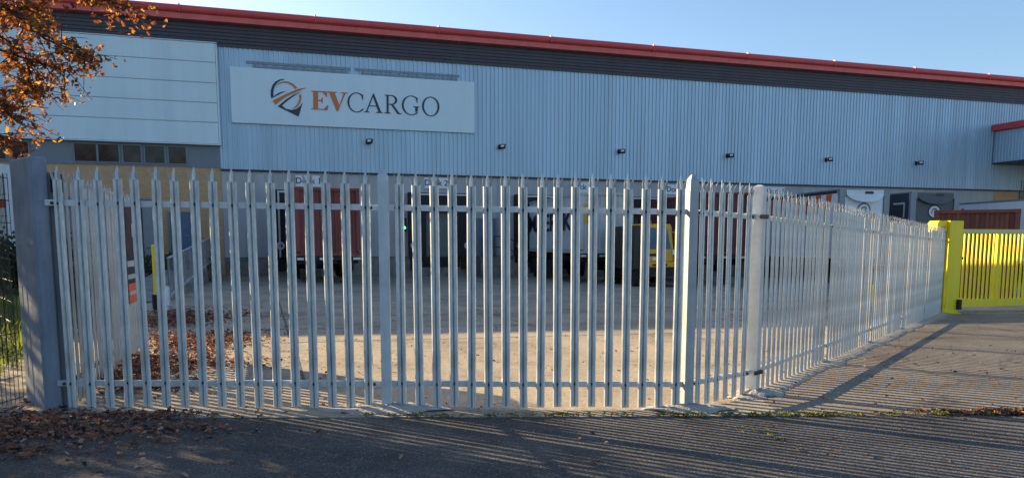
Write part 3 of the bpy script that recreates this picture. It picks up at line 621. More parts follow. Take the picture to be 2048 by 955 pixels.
def undergear(par, L, z, zg):
    mb = MB(); mb.box(-0.6, -0.45, 0.1, L, z - 0.42, z - 0.01); mb.box(0.45, 0.6, 0.1, L, z - 0.42, z - 0.01)
    for yy in (0.3, 2.4, 4.6, 6.6): mb.box(-1.15, 1.15, yy, yy + 0.14, z - 0.3, z - 0.012)
    mb.build('chassis_beam', M['chassis'], par)
    mb = MB(); mb.box(-1.2, 1.2, -0.04, 0.12, z - 0.16, z - 0.02); mb.build('front_beam', M['chassis'], par)
    for a, b in ((-1.2, -0.95), (-0.35, 0.15), (0.6, 0.78), (0.92, 1.2)): mb = MB(); mb.box(a, b, -0.07, -0.042, z - 0.14, z - 0.05); mb.build('marker_light', M['alu'], par)
    for sx in (-1, 1):
        mb = MB(); mb.box(sx * 0.75 - 0.07, sx * 0.75 + 0.07, 2.0, 2.16, zg + 0.05, z - 0.3); mb.box(sx * 0.75 - 0.15, sx * 0.75 + 0.15, 1.93, 2.23, zg, zg + 0.05); mb.build('landing_leg', M['chassis'], par)
    for xx in (-1.22, 1.19): mb = MB(); mb.box(xx, xx + .03, 2.6, 5.0, zg + 0.45, z - 0.35); mb.build('side_guard', M['chassis'], par)
    for yy in (L - 2.9, L - 1.55):
        for sx in (-1, 1): wheel(par, sx * 1.02, yy, zg + 0.5)
def container(u, v, y, ang, L, mtl, label, H=2.6, z0=0.95, side=None, on_trailer='', wd=2.44):
    p = at(u, v, y)                                         # near left corner, seen at (u, v)
    d = Vector((math.cos(ang), math.sin(ang), 0)); c = p + d * wd / 2
    t = thing('shipping_container', label, 'container', (c.x, c.y, z0), ang)
    h = wd / 2
    mb = MB(); corr(mb, -h + .12, 0.06, h - .12, 0.06, 0.14, H - 0.1, 0.045); mb.build('end_panel', mtl, t)
    for sx, nm in ((-1, side or mtl), (1, mtl)):
        mb = MB()
        if sx < 0: corr(mb, -h + 0.03, L - .12, -h + 0.03, 0.14, 0.16, H - 0.08, 0.036)
        else: corr(mb, h - 0.03, 0.14, h - 0.03, L - .12, 0.16, H - 0.08, 0.036)
        mb.build('side_panel', nm, t)
    mb = MB(); mb.box(-h + .02, h - .02, 0.1, L - .1, H - 0.06, H - 0.03); mb.build('roof', mtl, t)
    mb = MB(); mb.box(-h + .05, h - .05, L - 0.1, L - 0.05, 0.1, H - 0.1); mb.box(-h + .02, h - .02, 0.1, L - .1, 0.05, 0.12); mb.build('back_and_floor', mtl, t)
    for sx in (-1, 1):
        for yy in (0.0, L - 0.16):
            mb = MB(); mb.box(sx * h - (0.14 if sx > 0 else 0), sx * h + (0.14 if sx < 0 else 0), yy, yy + 0.16, 0.17, H - 0.12); mb.build('corner_post', mtl, t)
    for zz, hh in ((0.0, 0.15), (H - 0.1, 0.1)):
        mb = MB(); mb.box(-h + .18, h - .18, 0.0, 0.09, zz, zz + hh); mb.build('edge_rail', mtl, t)
        for sx in (-1, 1): mb = MB(); mb.box(sx * h - (0.08 if sx > 0 else 0), sx * h + (0.08 if sx < 0 else 0), 0.18, L - .18, zz, zz + hh); mb.build('edge_rail', mtl, t)
    for sx in (-1, 1):
        for yy in (-0.006, L - .17):
            for zz in (-0.004, H - .115): mb = MB(); mb.box(min(sx * h * 1.003, sx * (h - .175)), max(sx * h * 1.003, sx * (h - .175)), yy, yy + .176, zz, zz + 0.122); mb.build('corner_casting', mtl, t)
    if on_trailer:
        tr = thing('container_trailer', on_trailer, 'trailer', (c.x, c.y, 0), ang)
        undergear(tr, L, z0 - 0.01, gz(c.x, c.y))
    return t
A0 = FA
def skew(vp): return math.atan2((1024 - vp) / FPX, 1.0)
container(592, 484, 29.9, A0, 8.6, M['oxide'], 'rusty red container backed against the Dock 1 door', z0=0.92, on_trailer='black skeletal trailer carrying the rusty red container at Dock 1')
c3 = container(1160, 484, 33.6, skew(650), 9.6, M['cgrey'], 'pale grey container with large navy letters along its side', z0=0.97, side=M['cgreyside'], on_trailer='black skeletal trailer beneath the pale grey lettered container')
text_mesh('MAERSK', 1.18, M['navy'], 'lettering', c3, (-1.222, 5.0, 1.38), (math.pi / 2, 0, -math.pi / 2), 0.008, sx=1.72)
mb = MB(); mb.box(-1.08, -0.90, 0.004, 0.018, 1.30, 2.1); mb.build('hazard_label', M['ylabel'], c3)
container(1398, 484, 32.9, skew(850), 9.6, M['oxide2'], 'dark maroon container behind the yellow tractor', z0=0.92, on_trailer='black skeletal trailer beneath the dark maroon container')
p = at(1868, 430, 26.2)
container(1868, 430, 26.2, math.radians(-30), 6.06, M['brown'], 'rust brown container on the ground behind the yellow gate', H=2.9, z0=gz(p.x, p.y) - 0.02)

def trailer(u, y, ang, L, side, face, frame, label, z1=3.95, zg=-0.5, disc=True, wd=2.55):
    p = at(u, 484, y); d = Vector((math.cos(ang), math.sin(ang), 0)); c = p + d * wd / 2; zg = gz(c.x, c.y)
    t = thing('box_trailer', label, 'trailer', (c.x, c.y, 0), ang); h = wd / 2; z0 = zg + 1.2
    mb = MB(); mb.box(-h + .04, h - .04, 0.1, L, z0, z1 - 0.06); mb.build('body', side, t)
    mb = MB(); mb.box(-h, h, 0.0, 0.2, z1 - 0.34, z1); mb.box(-h, -h + .28, 0.0, 0.16, z0, z1 - 0.342); mb.box(h - .28, h, 0.0, 0.16, z0, z1 - 0.342); mb.box(-h, h, 0.02, 0.2, z0 - 0.2, z0 - 0.003)
    mb.box(-h, h, 0.202, L, z1 - 0.058, z1 + 0.01); mb.build('frame', frame, t)
    mb = MB(); mb.box(-h + .3, h - .3, 0.05, 0.098, z0 + .02, z1 - 0.36); mb.build('bulkhead', face, t)
    n = 18; pts = [(-h + .34, -0.02, z1 - 0.05), (h - .34, -0.02, z1 - 0.05)] + [((h - .34) * math.cos(math.pi * k / n), -0.02 - 0.20 * math.sin(math.pi * k / n), z1 - 0.20 - 0.42 * math.sin(math.pi * k / n)) for k in range(n + 1)]
    mb = MB(); m_ = len(pts); mb.add(pts + [(a, 0.048, b) for a, _, b in pts], [tuple(range(m_)), tuple(range(m_, 2 * m_))] + [(i, (i + 1) % m_, m_ + (i + 1) % m_, m_ + i) for i in range(m_)])
    dfl = mb.build('wind_deflector', face, t)
    mb = MB(); q = [(0.20 + 0.20 * math.cos(a) * (1 + .25 * math.sin(3 * a)), -0.03, z1 - 0.23 + 0.17 * math.sin(a) * (1 + .3 * math.cos(2 * a))) for a in [2 * math.pi * k / 20 for k in range(20)]]
    mb.prism(q, (0, -0.008, 0)); mb.build('crest', M['emblem'], dfl)
    zc = z1 - 0.98
    mb = MB(); mb.lathe([(0.34, 0.0), (0.34, -0.012)], (0, 0.048, zc), 'y', 28); ds = mb.build('roundel', M['signd'], t)
    mb = MB(); mb.lathe([(0.28, -0.014), (0.28, -0.02)], (0, 0.048, zc), 'y', 28); mb.build('roundel_face', M['platew'], ds)
    mb = MB(); mb.tube([(-.15, 0.024, zc - .1), (-.1, 0.024, zc + .1), (.02, 0.024, zc + .14), (.13, 0.024, zc + .08), (.04, 0.024, zc), (.14, 0.024, zc - .08), (-.02, 0.024, zc - .16)], 0.03, 5); mb.build('roundel_mark', M['signd'], ds)
    undergear(t, L, z0 - 0.2, zg)
    return t
t1 = trailer(1675, 37.1, skew(820), 9.8, M['twhite'], M['twhite'], M['tframe'], 'white trailer with orange red stripes along its side, docked right of Dock 5')
mb = MB()
for k in range(9):
    y = 0.75 + k * 1.0; mb.prism([(-1.238, y, 3.75), (-1.238, y + 0.5, 3.75), (-1.238, y + 0.68, 2.85), (-1.238, y + 0.18, 2.85)], (-0.006, 0, 0))
mb.build('stripe', M['stripe'], t1)
mb = MB(); mb.box(-1.245, -1.24, 0.3, 9.7, 3.76, 3.9); mb.build('top_edge', M['tdark'], t1)
t2 = trailer(1817, 39.1, skew(900), 9.6, M['tdark'], M['tdgrey'], M['tframe'], 'dark navy trailer with grey shield front, beside the striped white trailer')
mb = MB(); mb.prism([(-1.238, 1.6, 3.45), (-1.238, 0.55, 3.45), (-1.238, 0.55, 2.7), (-1.238, 0.68, 2.7), (-1.238, 0.68, 3.36), (-1.238, 1.6, 3.36)], (-0.006, 0, 0)); mb.build('corner_mark', M['cgrey'], t2)
p = at(1897, 413, 47.0)
t3 = thing('box_trailer', 'long white trailer with red triangle mark behind the brown container', 'trailer', (p.x, p.y, 0), math.radians(9))
# its long side faces left; it stands at the last dock and runs out of the picture
L3 = 13.0; zg = gz(p.x, p.y)
mb = MB(); mb.box(0, 2.5, -L3, 0, zg + 1.2, 3.62); mb.build('body', M['twhite'], t3)
mb = MB(); mb.box(-0.02, 2.52, -L3, 0, 3.625, 3.72); mb.box(-0.02, 2.52, -L3, 0, zg + 1.05, zg + 1.195); mb.build('frame', M['tframe'], t3)
mb = MB(); mb.prism([(-0.003, -.35, 2.85), (-0.003, -2.05, 2.85), (-0.003, -1.2, 3.42)], (-0.008, 0, 0)); mb.build('triangle_mark', M['redtri'], t3)
for yy in (-2.0, -3.3, -4.6):
    for xx in (0.2, 2.3): wheel(t3, xx, yy, zg + 0.5)
mb = MB(); mb.box(0.6, 0.75, -L3, -0.2, zg + .75, zg + 1.045); mb.box(1.75, 1.9, -L3, -0.2, zg + .75, zg + 1.045); mb.build('chassis_beam', M['chassis'], t3)

# ---------------------------------------------------------------- yellow terminal tractor
g0 = ground(1332, 574)
tg = thing('terminal_tractor', 'yellow yard tractor with half width cab parked before the maroon container', 'tractor', g0, math.radians(11))
mb = MB()                                                    # cab: left half, sloping windscreen
x0, x1 = -0.95, 0.28
mb.prism([(x0, 0.0, 1.02), (x0, 0.0, 1.48), (x0, 0.22, 2.40), (x0, 0.34, 2.52), (x0, 1.6, 2.52), (x0, 1.7, 2.4), (x0, 1.7, 1.02)], (x1 - x0, 0, 0)); mb.build('cab', M['tug'], tg, bevel=0.03)
mb = MB(); mb.prism([(x0 + .14, -0.012, 1.52), (x1 - .12, -0.012, 1.52), (x1 - .22, 0.20, 2.36), (x0 + .14, 0.20, 2.36)], (0, -0.014, 0.004)); mb.build('windscreen', M['wscreen'], tg)
mb = MB(); mb.box(x0 - .02, x0 - .004, 0.40, 1.5, 1.5, 2.4); mb.box(x1 + .004, x1 + .02, 0.40, 1.5, 1.5, 2.35); mb.build('side_window', M['wscreen'], tg)
mb = MB(); mb.box(-1.3, x0 - 0.03, 0.25, 3.2, 0.7, 2.45); mb.build('engine_housing', M['tugdark'], tg, bevel=0.03)
mb = MB(); mb.box(-0.95, 1.12, -0.06, 1.5, 0.80, 1.015); mb.box(0.30, 1.12, -0.05, 1.5, 1.02, 1.22); mb.build('hood', M['tug'], tg, bevel=0.025)
mb = MB(); mb.box(-0.62, 0.0, -0.085, -0.061, 0.86, 0.93); mb.box(0.28, 0.9, -0.085, -0.061, 0.86, 0.93); mb.prism([(-0.9, -0.075, 0.83), (-0.7, -0.075, 0.83), (-0.88, -0.075, 1.0)], (0, 0.012, 0)); mb.box(-.75, -.35, -.014, -.002, 1.24, 1.34); mb.build('grille', M['black'], tg)
mb = MB(); mb.box(-0.6, -0.3, -0.016, -0.002, 1.08, 1.19); mb.build('number_plate', M['platew'], tg)
mb = MB(); mb.box(0.62, 1.05, -0.085, -0.052, 0.87, 1.0); hl = mb.build('headlight', M['black'], tg)
mb = MB(); mb.box(0.70, 0.9, -0.09, -0.086, 0.90, 0.97); mb.build('lens', M['ylabel'], hl)
mb = MB(); mb.tube([(0.34, 0.02, 1.22), (0.34, 0.02, 2.30), (0.42, 0.02, 2.38), (0.98, 0.02, 2.38), (1.06, 0.02, 2.30), (1.06, 0.02, 1.22)], 0.028, 6); mb.tube([(0.34, 0.02, 1.62), (1.06, 0.02, 1.62)], 0.022, 6); mb.tube([(1.06, 0.02, 2.3), (1.06, 1.2, 2.3), (1.06, 1.2, 1.22)], 0.025, 6); mb.build('guard_rail', M['tug'], tg)
mb = MB(); mb.lathe([(0.07, 2.525), (0.07, 2.62), (0.04, 2.66)], (-0.55, 0.5, 0), 'z', 12); mb.lathe([(0.05, 2.525), (0.05, 2.58)], (-0.2, 0.45, 0), 'z', 12); mb.build('beacon', M['orange'], tg)
mb = MB(); mb.tube([(x1 + .01, 0.25, 2.2), (x1 + .25, 0.0, 2.15), (x1 + .25, 0.0, 1.9)], 0.015, 5); mb.box(x1 - .06, x1 + .1, -0.07, -0.02, 1.3, 1.5); mb.build('mirror', M['platew'], tg)
mb = MB(); mb.box(-1.0, 1.05, 0.0, 4.6, 0.42, 0.795); mb.build('chassis_beam', M['chassis'], tg)
for xx in (-0.98, 0.95):
    wheel(tg, xx, 0.75, 0.5, 0.5, 0.32); wheel(tg, xx, 3.6, 0.5, 0.5, 0.5)

# ---------------------------------------------------------------- the palisade fences
PW = [(-.0385, .004), (-.030, -.008), (-.009, -.008), (0, .012), (.009, -.008), (.030, -.008), (.0385, .004)]
def pale_mesh():
    mb = MB(); TH_ = 0.0032; zt = 1.915; n = len(PW)
    a = [(x, y, 0.0) for x, y in PW]; b = [(x, y + TH_, 0.0) for x, y in PW]
    vs = a + b + [(x, y, zt) for x, y, _ in a] + [(x, y, zt) for x, y, _ in b]; fs = []
    for i in range(n - 1):
        fs += [(i, i + 1, 2 * n + i + 1, 2 * n + i), (n + i + 1, n + i, 3 * n + i, 3 * n + i + 1), (i + 1, i, n + i, n + i + 1), (2 * n + i, 2 * n + i + 1, 3 * n + i + 1, 3 * n + i)]
    fs += [(0, 2 * n, 3 * n, n), (n - 1, 2 * n - 1, 4 * n - 1, 3 * n - 1)]
    mb.add(vs, fs)
    def spike(x, y, w_, h, dx, dy):
        q = [(x - w_ / 2, y, zt), (x + w_ / 2, y, zt), (x + w_ / 2 + dx * .35, y + dy * .35, zt + h * .5), (x + w_ * .22 + dx * .8, y + dy * .8, zt + h * .85), (x + dx, y + dy, zt + h), (x - w_ * .22 + dx * .8, y + dy * .8, zt + h * .85), (x - w_ / 2 + dx * .35, y + dy * .35, zt + h * .5)]
        mb.prism(q, (0, TH_, 0))
    spike(0, .002, .030, .115, 0, .012); spike(-.027, -.006, .022, .082, -.010, -.030); spike(.027, -.006, .022, .082, .010, -.030)
    return mb
pale0 = pale_mesh().build('pale', M['galv'])
mb = MB(); mb.lathe([(0.013, 0.0), (0.012, -0.008), (0.006, -0.012)], (0, 0, 0), 'y', 8); bolt0 = mb.build('bolt', M['bolt'])
def post_mesh(s, h, point=0.05):
    mb = MB(); a = s / 2; mb.add([(-a, -a, -.1), (a, -a, -.1), (a, a, -.1), (-a, a, -.1), (-a, -a, h - point), (a, -a, h - point), (a, a, h - point), (-a, a, h - point), (-a * .3, -a * .3, h), (a * .3, -a * .3, h), (a * .3, a * .3, h), (-a * .3, a * .3, h)],
        [(0, 3, 2, 1), (0, 1, 5, 4), (1, 2, 6, 5), (2, 3, 7, 6), (3, 0, 4, 7), (4, 5, 9, 8), (5, 6, 10, 9), (6, 7, 11, 10), (7, 4, 8, 11), (8, 9, 10, 11)])
    return mb
def ibeam_mesh(h):
    mb = MB(); mb.box(-.045, .045, -.05, -.044, -.1, h); mb.box(-.045, .045, .044, .05, -.1, h); mb.box(-.003, .003, -.0438, .0438, -.1, h); return mb
def footing_mesh(rnd, r):
    mb = MB(); n = 26; rings = []
    for q, (f, z) in enumerate(((1.0, 0.003), (0.8, 0.016), (0.5, 0.035), (0.22, 0.05))):
        rings.append([(r * f * rnd.uniform(.72, 1.2) * 1.25 * math.cos(2 * math.pi * k / n), r * f * rnd.uniform(.75, 1.15) * .62 * math.sin(2 * math.pi * k / n), z * rnd.uniform(.7, 1.2)) for k in range(n)])
    vs = [p for rg in rings for p in rg] + [(0, 0, .055)]; fs = []
    for q in range(3): fs += [(q * n + k, q * n + (k + 1) % n, (q + 1) * n + (k + 1) % n, (q + 1) * n + k) for k in range(n)]
    fs += [(3 * n + k, 3 * n + (k + 1) % n, 4 * n) for k in range(n)]
    mb.add(vs, fs); return mb
fr = random.Random(11)
class Fence:
    def __init__(s, name, label, a, b):
        s.a, s.b = Vector((a[0], a[1], 0)), Vector((b[0], b[1], 0)); s.L = (s.b - s.a).length; s.d = (s.b - s.a) / s.L
        s.z0 = gz(*a); s.ang = math.atan2(s.d.y, s.d.x)
        s.root = thing(name, label, 'fence', (a[0], a[1], s.z0), s.ang)
    def zl(s, t): p = s.a + s.d * t; return gz(p.x, p.y) - s.z0
    def pales(s, ts, bolts=True, tilt=0.004, src=None):
        for t in ts:
            o = inst(src or pale0, 'pale', s.root, (t, 0, s.zl(t) + 0.022 + fr.uniform(-.006, .006)))
            o.rotation_euler = (fr.uniform(-tilt, tilt), fr.uniform(-tilt, tilt) * 1.4, fr.uniform(-.10, .10))
            if bolts:
                for z in (0.205, 1.72): inst(bolt0, 'bolt', o, (0, 0.002, z))
    def rails(s, t0, t1, m=None):
        for z in (0.225, 1.745):
            for nm in ('rail',):
                mb = MB(); za, zb_ = s.zl(t0) + z, s.zl(t1) + z
                def seg(y0, y1, h0, h1):
                    mb.add([(t0, y0, za + h0), (t1, y0, zb_ + h0), (t1, y1, zb_ + h0), (t0, y1, za + h0), (t0, y0, za + h1), (t1, y0, zb_ + h1), (t1, y1, zb_ + h1), (t0, y1, za + h1)],
                           [(0, 3, 2, 1), (4, 5, 6, 7), (0, 1, 5, 4), (1, 2, 6, 5), (2, 3, 7, 6), (3, 0, 4, 7)])
                seg(.019, .025, -.026, .018); seg(.019, .052, .0182, .024)
                mb.build('rail', m or M['galv2'], s.root)
                for t in (t0 + .06, t1 - .06):
                    mb = MB(); mb.lathe([(0.014, 0.018), (0.013, 0.008), (0.007, 0.004)], (t, 0, s.zl(t) + z - .004), 'y', 8); mb.build('rail_bolt', M['bolt'], s.root)
    def post(s, t, mesh, y=0.05, foot=0.0, m=None, rz=0.0):
        o = mesh.build('post', m or M['galv2'], s.root); o.location = (t, y, s.zl(t)); o.rotation_euler = (0, 0, rz)
        if foot > 0:
            f = footing_mesh(fr, foot).build('footing', M['footing'], s.root, smooth=True); f.location = (t, y - .02, s.zl(t) + .004)
        return o
PA = (-3.86, 6.50); P1 = ground(771, 824); P2 = ground(1374, 818); P3 = ground(1507, 788)
f1 = Fence('palisade_fence', 'galvanised palisade fence facing the road, first two bays from the left pillar', PA, (P2.x, P2.y))
t1_ = (Vector((P1.x, P1.y, 0)) - f1.a).dot(f1.d); PI_ = 0.157
ts1 = [t1_ - .155 - PI_ * k for k in range(17)]; ts1 = [t for t in ts1 if t > 0.08]
PI2 = (f1.L - t1_) / 17.6
ts2 = [t1_ + .135 + PI2 * k for k in range(17)]
f1.pales(ts1 + ts2); f1.rails(-0.02, t1_ - 0.045); f1.rails(t1_ + 0.045, f1.L - 0.045)
f1.post(t1_, post_mesh(0.082, 2.06), 0.02, 0.42); f1.post(f1.L, post_mesh(0.082, 2.06), 0.02, 0.30, rz=math.radians(15), m=M['galvpost'])
f2 = Fence('palisade_fence', 'short angled bay of galvanised palisade fence between two thick posts', (P2.x, P2.y), (P3.x, P3.y))
f2.pales([.16 + (f2.L - .22) * k / 6 for k in range(6)]); f2.rails(0.06, f2.L - 0.05)
f2.post(f2.L + .01, post_mesh(0.105, 2.05, 0.02), 0.02, 0.34, rz=math.radians(12))
mb = MB()
for z in (0.225, 1.745):
    mb = MB(); mb.box(f2.L - .06, f2.L + .075, -.045, -.03, z - .02 + f2.zl(f2.L), z + .02 + f2.zl(f2.L)); mb.box(f2.L + .068, f2.L + .085, -.045, .06, z - .02 + f2.zl(f2.L), z + .02 + f2.zl(f2.L)); mb.build('clamp', M['bolt'], f2.root)
dr = Vector((.583, .8125, 0)); BAY = 2.75
Q3 = Vector((P3.x, P3.y, 0)); QE = Q3 + dr * BAY * 5
f3 = Fence('palisade_fence', 'long galvanised palisade fence running back to the yellow gate post', (Q3.x, Q3.y), (QE.x, QE.y))
for k in range(5):
    f3.pales([k * BAY + .12 + (BAY - .2) * j / 16.2 for j in range(17)], bolts=False); f3.rails(k * BAY + .05, (k + 1) * BAY - .05)
    f3.post((k + 1) * BAY - (0.1 if k == 4 else 0), ibeam_mesh(2.04), 0.075, 0.26 if k < 4 else 0, m=M['galvold'])
LE = Vector((-3.80, 6.62, 0)); ld = Vector((-.296, .955, 0)); LL = 3.78
LB = LE + ld * LL
f4 = Fence('palisade_fence', 'weathered palisade fence running back along the left of the yard', (LE.x, LE.y), (LB.x, LB.y))
pale1 = pale_mesh().build('pale', mat('grey_weathered_pale', (.50, .56, .60), .6, .15, scale=5, col2=(.33, .37, .40), stretch=(1, 1, .3), streak=.2, sscale=9))
f4.pales([.05 + .154 * k for k in range(24)], bolts=False, tilt=.008, src=pale1); f4.rails(0, f4.L, M['galvold'])
f4.post(0.0, ibeam_mesh(2.0), 0.075, m=M['galvold']); f4.post(f4.L - 2.0, ibeam_mesh(2.0), 0.075, m=M['galvold'])
for o in (pale0, pale1, bolt0): bpy.data.objects.remove(o)

# the notice board bolted to the left fence
nb_ = thing('notice_board', 'black notice board with white strips and orange foot on left fence', 'sign', (LE.x, LE.y, f4.z0), f4.ang)
B0 = LL - 1.17
def nbox(name, m, *bs):
    mb = MB()
    for x0, x1, y0, y1, z0, z1 in bs: mb.box(B0 + x0, B0 + x1, y0, y1, z0, z1)
    return mb.build(name, m, nb_)
nbox('backing', M['galv2'], (0, 1.17, -.0445, -.03, .66, 1.9))
nbox('board', M['signd'], (-.05, 1.18, -.065, -.045, .70, 1.86))
nbox('picture', M['emblem'], (-.03, 1.16, -.07, -.0655, 1.25, 1.84))
nbox('orange_band', mat('notice_orange', (.75, .15, .05), .5), (-.03, 1.16, -.07, -.0655, .71, .93))
nbox('text_strip', M['cgrey'], (.35, .8, -.074, -.0705, 1.48, 1.64)); nbox('text_strip', M['cgrey'], (-.03, 1.16, -.07, -.0655, 1.13, 1.20)); nbox('text_strip', M['cgrey'], (-.03, 1.16, -.07, -.0655, .985, 1.04)); nbox('text_strip', M['cgrey'], (.0, 1.1, -.074, -.0705, .80, .84))

# the broad pillar at the corner
A_, B_ = Vector((-3.95, 6.46, 0)), Vector((-4.34, 6.81, 0)); dd_ = (B_ - A_).normalized(); nn_ = Vector((-dd_.y, dd_.x, 0))
if nn_.x < 0: nn_ = -nn_
pl = thing('gate_pillar', 'broad blue grey concrete pillar at the left corner of fence', 'pillar', (A_.x, A_.y, gz(A_.x, A_.y)))
fp = [Vector((0, 0, 0)), dd_ * .52, dd_ * .52 + nn_ * .135, nn_ * .135]
mb = MB(); mb.prism([p + Vector((0, 0, -.15)) for p in fp], (0, 0, 2.27)); o = mb.build('shaft', M['pillar'], pl, bevel=0.018)
mb = MB(); c = nn_ * .155 + dd_ * -.02; mb.prism([c + Vector((0, 0, 1.83)), c + nn_ * .08 + Vector((0, 0, 1.83)), c + nn_ * .08 + Vector((0, 0, 1.98)), c + Vector((0, 0, 1.98))], dd_ * .05); mb.build('latch_box', M['bolt'], pl)
mb = MB(); c = nn_ * .138 + dd_ * .05; mb.prism([c + Vector((0, 0, -.1)), c + nn_ * .10 + Vector((0, 0, -.1)), c + nn_ * .10 + dd_ * .02 + Vector((0, 0, -.1)), c + dd_ * .02 + Vector((0, 0, -.1))], (0, 0, 2.1)); mb.build('hinge_plate', M['pillar'], pl)

# green wire mesh fence left of the pillar, running towards the viewer
W0 = Vector((-4.33, 6.75, 0)); wdn = Vector((.178, -1, 0)).normalized()
W1 = W0 + Vector((-.10, -2.9, 0)); wl = (W1 - W0).length
wf = thing('wire_fence', 'dark green weldmesh fence beside the blue grey pillar', 'fence', (W0.x, W0.y, gz(W0.x, W0.y)), math.atan2(W1.y - W0.y, W1.x - W0.x))
mb = MB(); z = 0.05
for k in range(11): mb.tube([(0, 0, .06 + k * .19), (wl, 0, .06 + k * .19)], .0035 if k % 3 else .005, 5)
t = 0.0
while t < wl: mb.tube([(t, .006, .03), (t, .006, 2.0)], .0028, 4); t += .055
mb.build('wire_panel', M['mesh'], wf)
mb = MB(); mb.box(wl - .03, wl + .03, -.03, .03, -.1, 2.05); mb.build('post', M['mesh'], wf)
mb = MB(); t = 0
W2 = W0 + Vector((-3.4, 3.9, 0))
wf2 = thing('wire_fence', 'dark wire fence running back behind the blue grey pillar', 'fence', (W0.x, W0.y, gz(W0.x, W0.y)), math.atan2(3.9, -3.4))
for k in range(8): mb.tube([(0.1, 0, .5 + k * .19), (5.1, 0, .62 + k * .19)], .0035, 4)
t = 0.1
while t < 5.1: mb.tube([(t, .006, .3), (t, .006, 2.0)], .003, 4); t += .07
mb.build('wire_panel', M['mesh'], wf2)
mb = MB(); mb.box(5.1, 5.16, -.03, .03, 0.1, 2.1); mb.build('post', M['mesh'], wf2)

# ---------------------------------------------------------------- yellow sliding gate
gp = ground(1893, 626)
gt = thing('gate_post', 'tall bright yellow box section gate post at the end of fence', 'gate post', gp, FA)
mb = MB(); mb.box(-.20, .22, -.13, .13, 0.02, 2.22); mb.build('box_post', M['yellow'], gt, bevel=0.012)
mb = MB(); mb.box(-.24, .27, -.17, .17, -.05, 0.018); mb.build('base_plate', M['yellow'], gt)
mb = MB(); mb.prism([(-.203, -.05, 1.95), (-.50, -.05, 1.95), (-.50, -.05, 2.16), (-.44, -.05, 2.22), (-.203, -.05, 2.22)], (0, .3, 0)); mb.build('guide_bracket', M['yellow'], gt, bevel=0.008)
mb = MB(); mb.box(-.42, -.26, -.06, -.052, 2.0, 2.09); mb.build('roller_slot', M['ylabel'], gt)
mb = MB(); mb.box(.14, .24, -.20, -.132, .10, .34); mb.build('catch', M['black'], gt)
mb = MB(); mb.box(.222, .30, -.1, -.05, 1.3, 1.36); mb.build('keeper', M['black'], gt)
sg = thing('sliding_gate', 'bright yellow sliding gate with vertical bars, closed right of its post', 'gate', gp + EX * .22 + Vector((0, 0, 0)), FA)
GL = 8.0; zA = lambda t: gz(gp.x + EX.x * t, gp.y + EX.y * t) - gz(gp.x, gp.y)
sl = zA(GL) / GL
def slant(mb, t0, t1, y0, y1, h0, h1):
    za, zb_ = 0, 0
    mb.add([(t0, y0, za + h0), (t1, y0, zb_ + h0), (t1, y1, zb_ + h0), (t0, y1, za + h0), (t0, y0, za + h1), (t1, y0, zb_ + h1), (t1, y1, zb_ + h1), (t0, y1, za + h1)], [(0, 3, 2, 1), (4, 5, 6, 7), (0, 1, 5, 4), (1, 2, 6, 5), (2, 3, 7, 6), (3, 0, 4, 7)])
mb = MB(); slant(mb, .06, GL, .16, .25, .12, .30); mb.build('bottom_beam', M['yellow'], sg)
mb = MB(); slant(mb, .06, GL, .17, .24, 1.93, 2.03); mb.build('top_beam', mat('pale_yellow_rail', (.62, .58, .22), .4), sg)
bar = MB(); bar.box(-.02, .02, -.02, .02, .302, 1.928); barm = bar.build('bar', M['yellow'], sg); barm.location = (.14, .205, 0)
t = .14 + .15; k = 1
while t < GL - .1:
    if k % 11 != 10:
        b = inst(barm, 'bar', sg, (t, .205, 0))
    else:
        m_ = MB(); m_.box(-.05, .05, -.035, .035, .302, 1.928); o = m_.build('stile', M['yellow'], sg); o.location = (t, .205, 0)
    t += .135; k += 1
mb = MB(); mb.box(0, GL + .4, -.02, .35, -.25, .05); o = mb.build('gate_track', M['concrete']); o.location = gp + EX * .3 + Vector((0, 0, -.02)); o.rotation_euler = (0, math.atan(-sl), FA); struct(o, 'low concrete track strip under the yellow gate')
yb0 = ground(1693, 616)
yb = thing('gate_brace', 'low yellow triangular brace on yard floor behind the right fence', 'brace', yb0, math.radians(8))
mb = MB(); mb.box(0, .75, 0, .1, .02, .16); mb.tube([(0.05, .05, .1), (.72, .05, .55)], .04, 8); mb.build('frame', M['yellow'], yb)
mb = MB(); mb.box(.66, .74, .02, .08, .162, .6); mb.build('stay', M['yellow'], yb)

# ---------------------------------------------------------------- raised concrete strip under the right-hand fence
mb = MB(); n = 150; L = BAY * 5 + 0.2; sd_ = []
nrm = Vector((dr.y, -dr.x, 0))
for k in range(n + 1):
    t = L * k / n; p = Q3 + dr * t
    w_ = .13 + .02 * math.sin(t * 2.1) + fr.uniform(-.025, .025) + (.06 if abs((t + .3) % BAY - .3) < .25 else 0)
    for q, h in ((-.22, .004), (0.0, .03), (w_, .022), (w_ + .05, .003)): 
        pp = p + nrm * q; sd_.append((pp.x, pp.y, gz(pp.x, pp.y) + h))
mb.add(sd_, [(4 * k + j, 4 * (k + 1) + j, 4 * (k + 1) + j + 1, 4 * k + j + 1) for k in range(n) for j in range(3)])
struct(mb.build('kerb', mat('kerb_concrete', (.44, .39, .31), .9, var=.3, scale=4, bump=.6), smooth=True), 'rough pale concrete strip under the right fence')

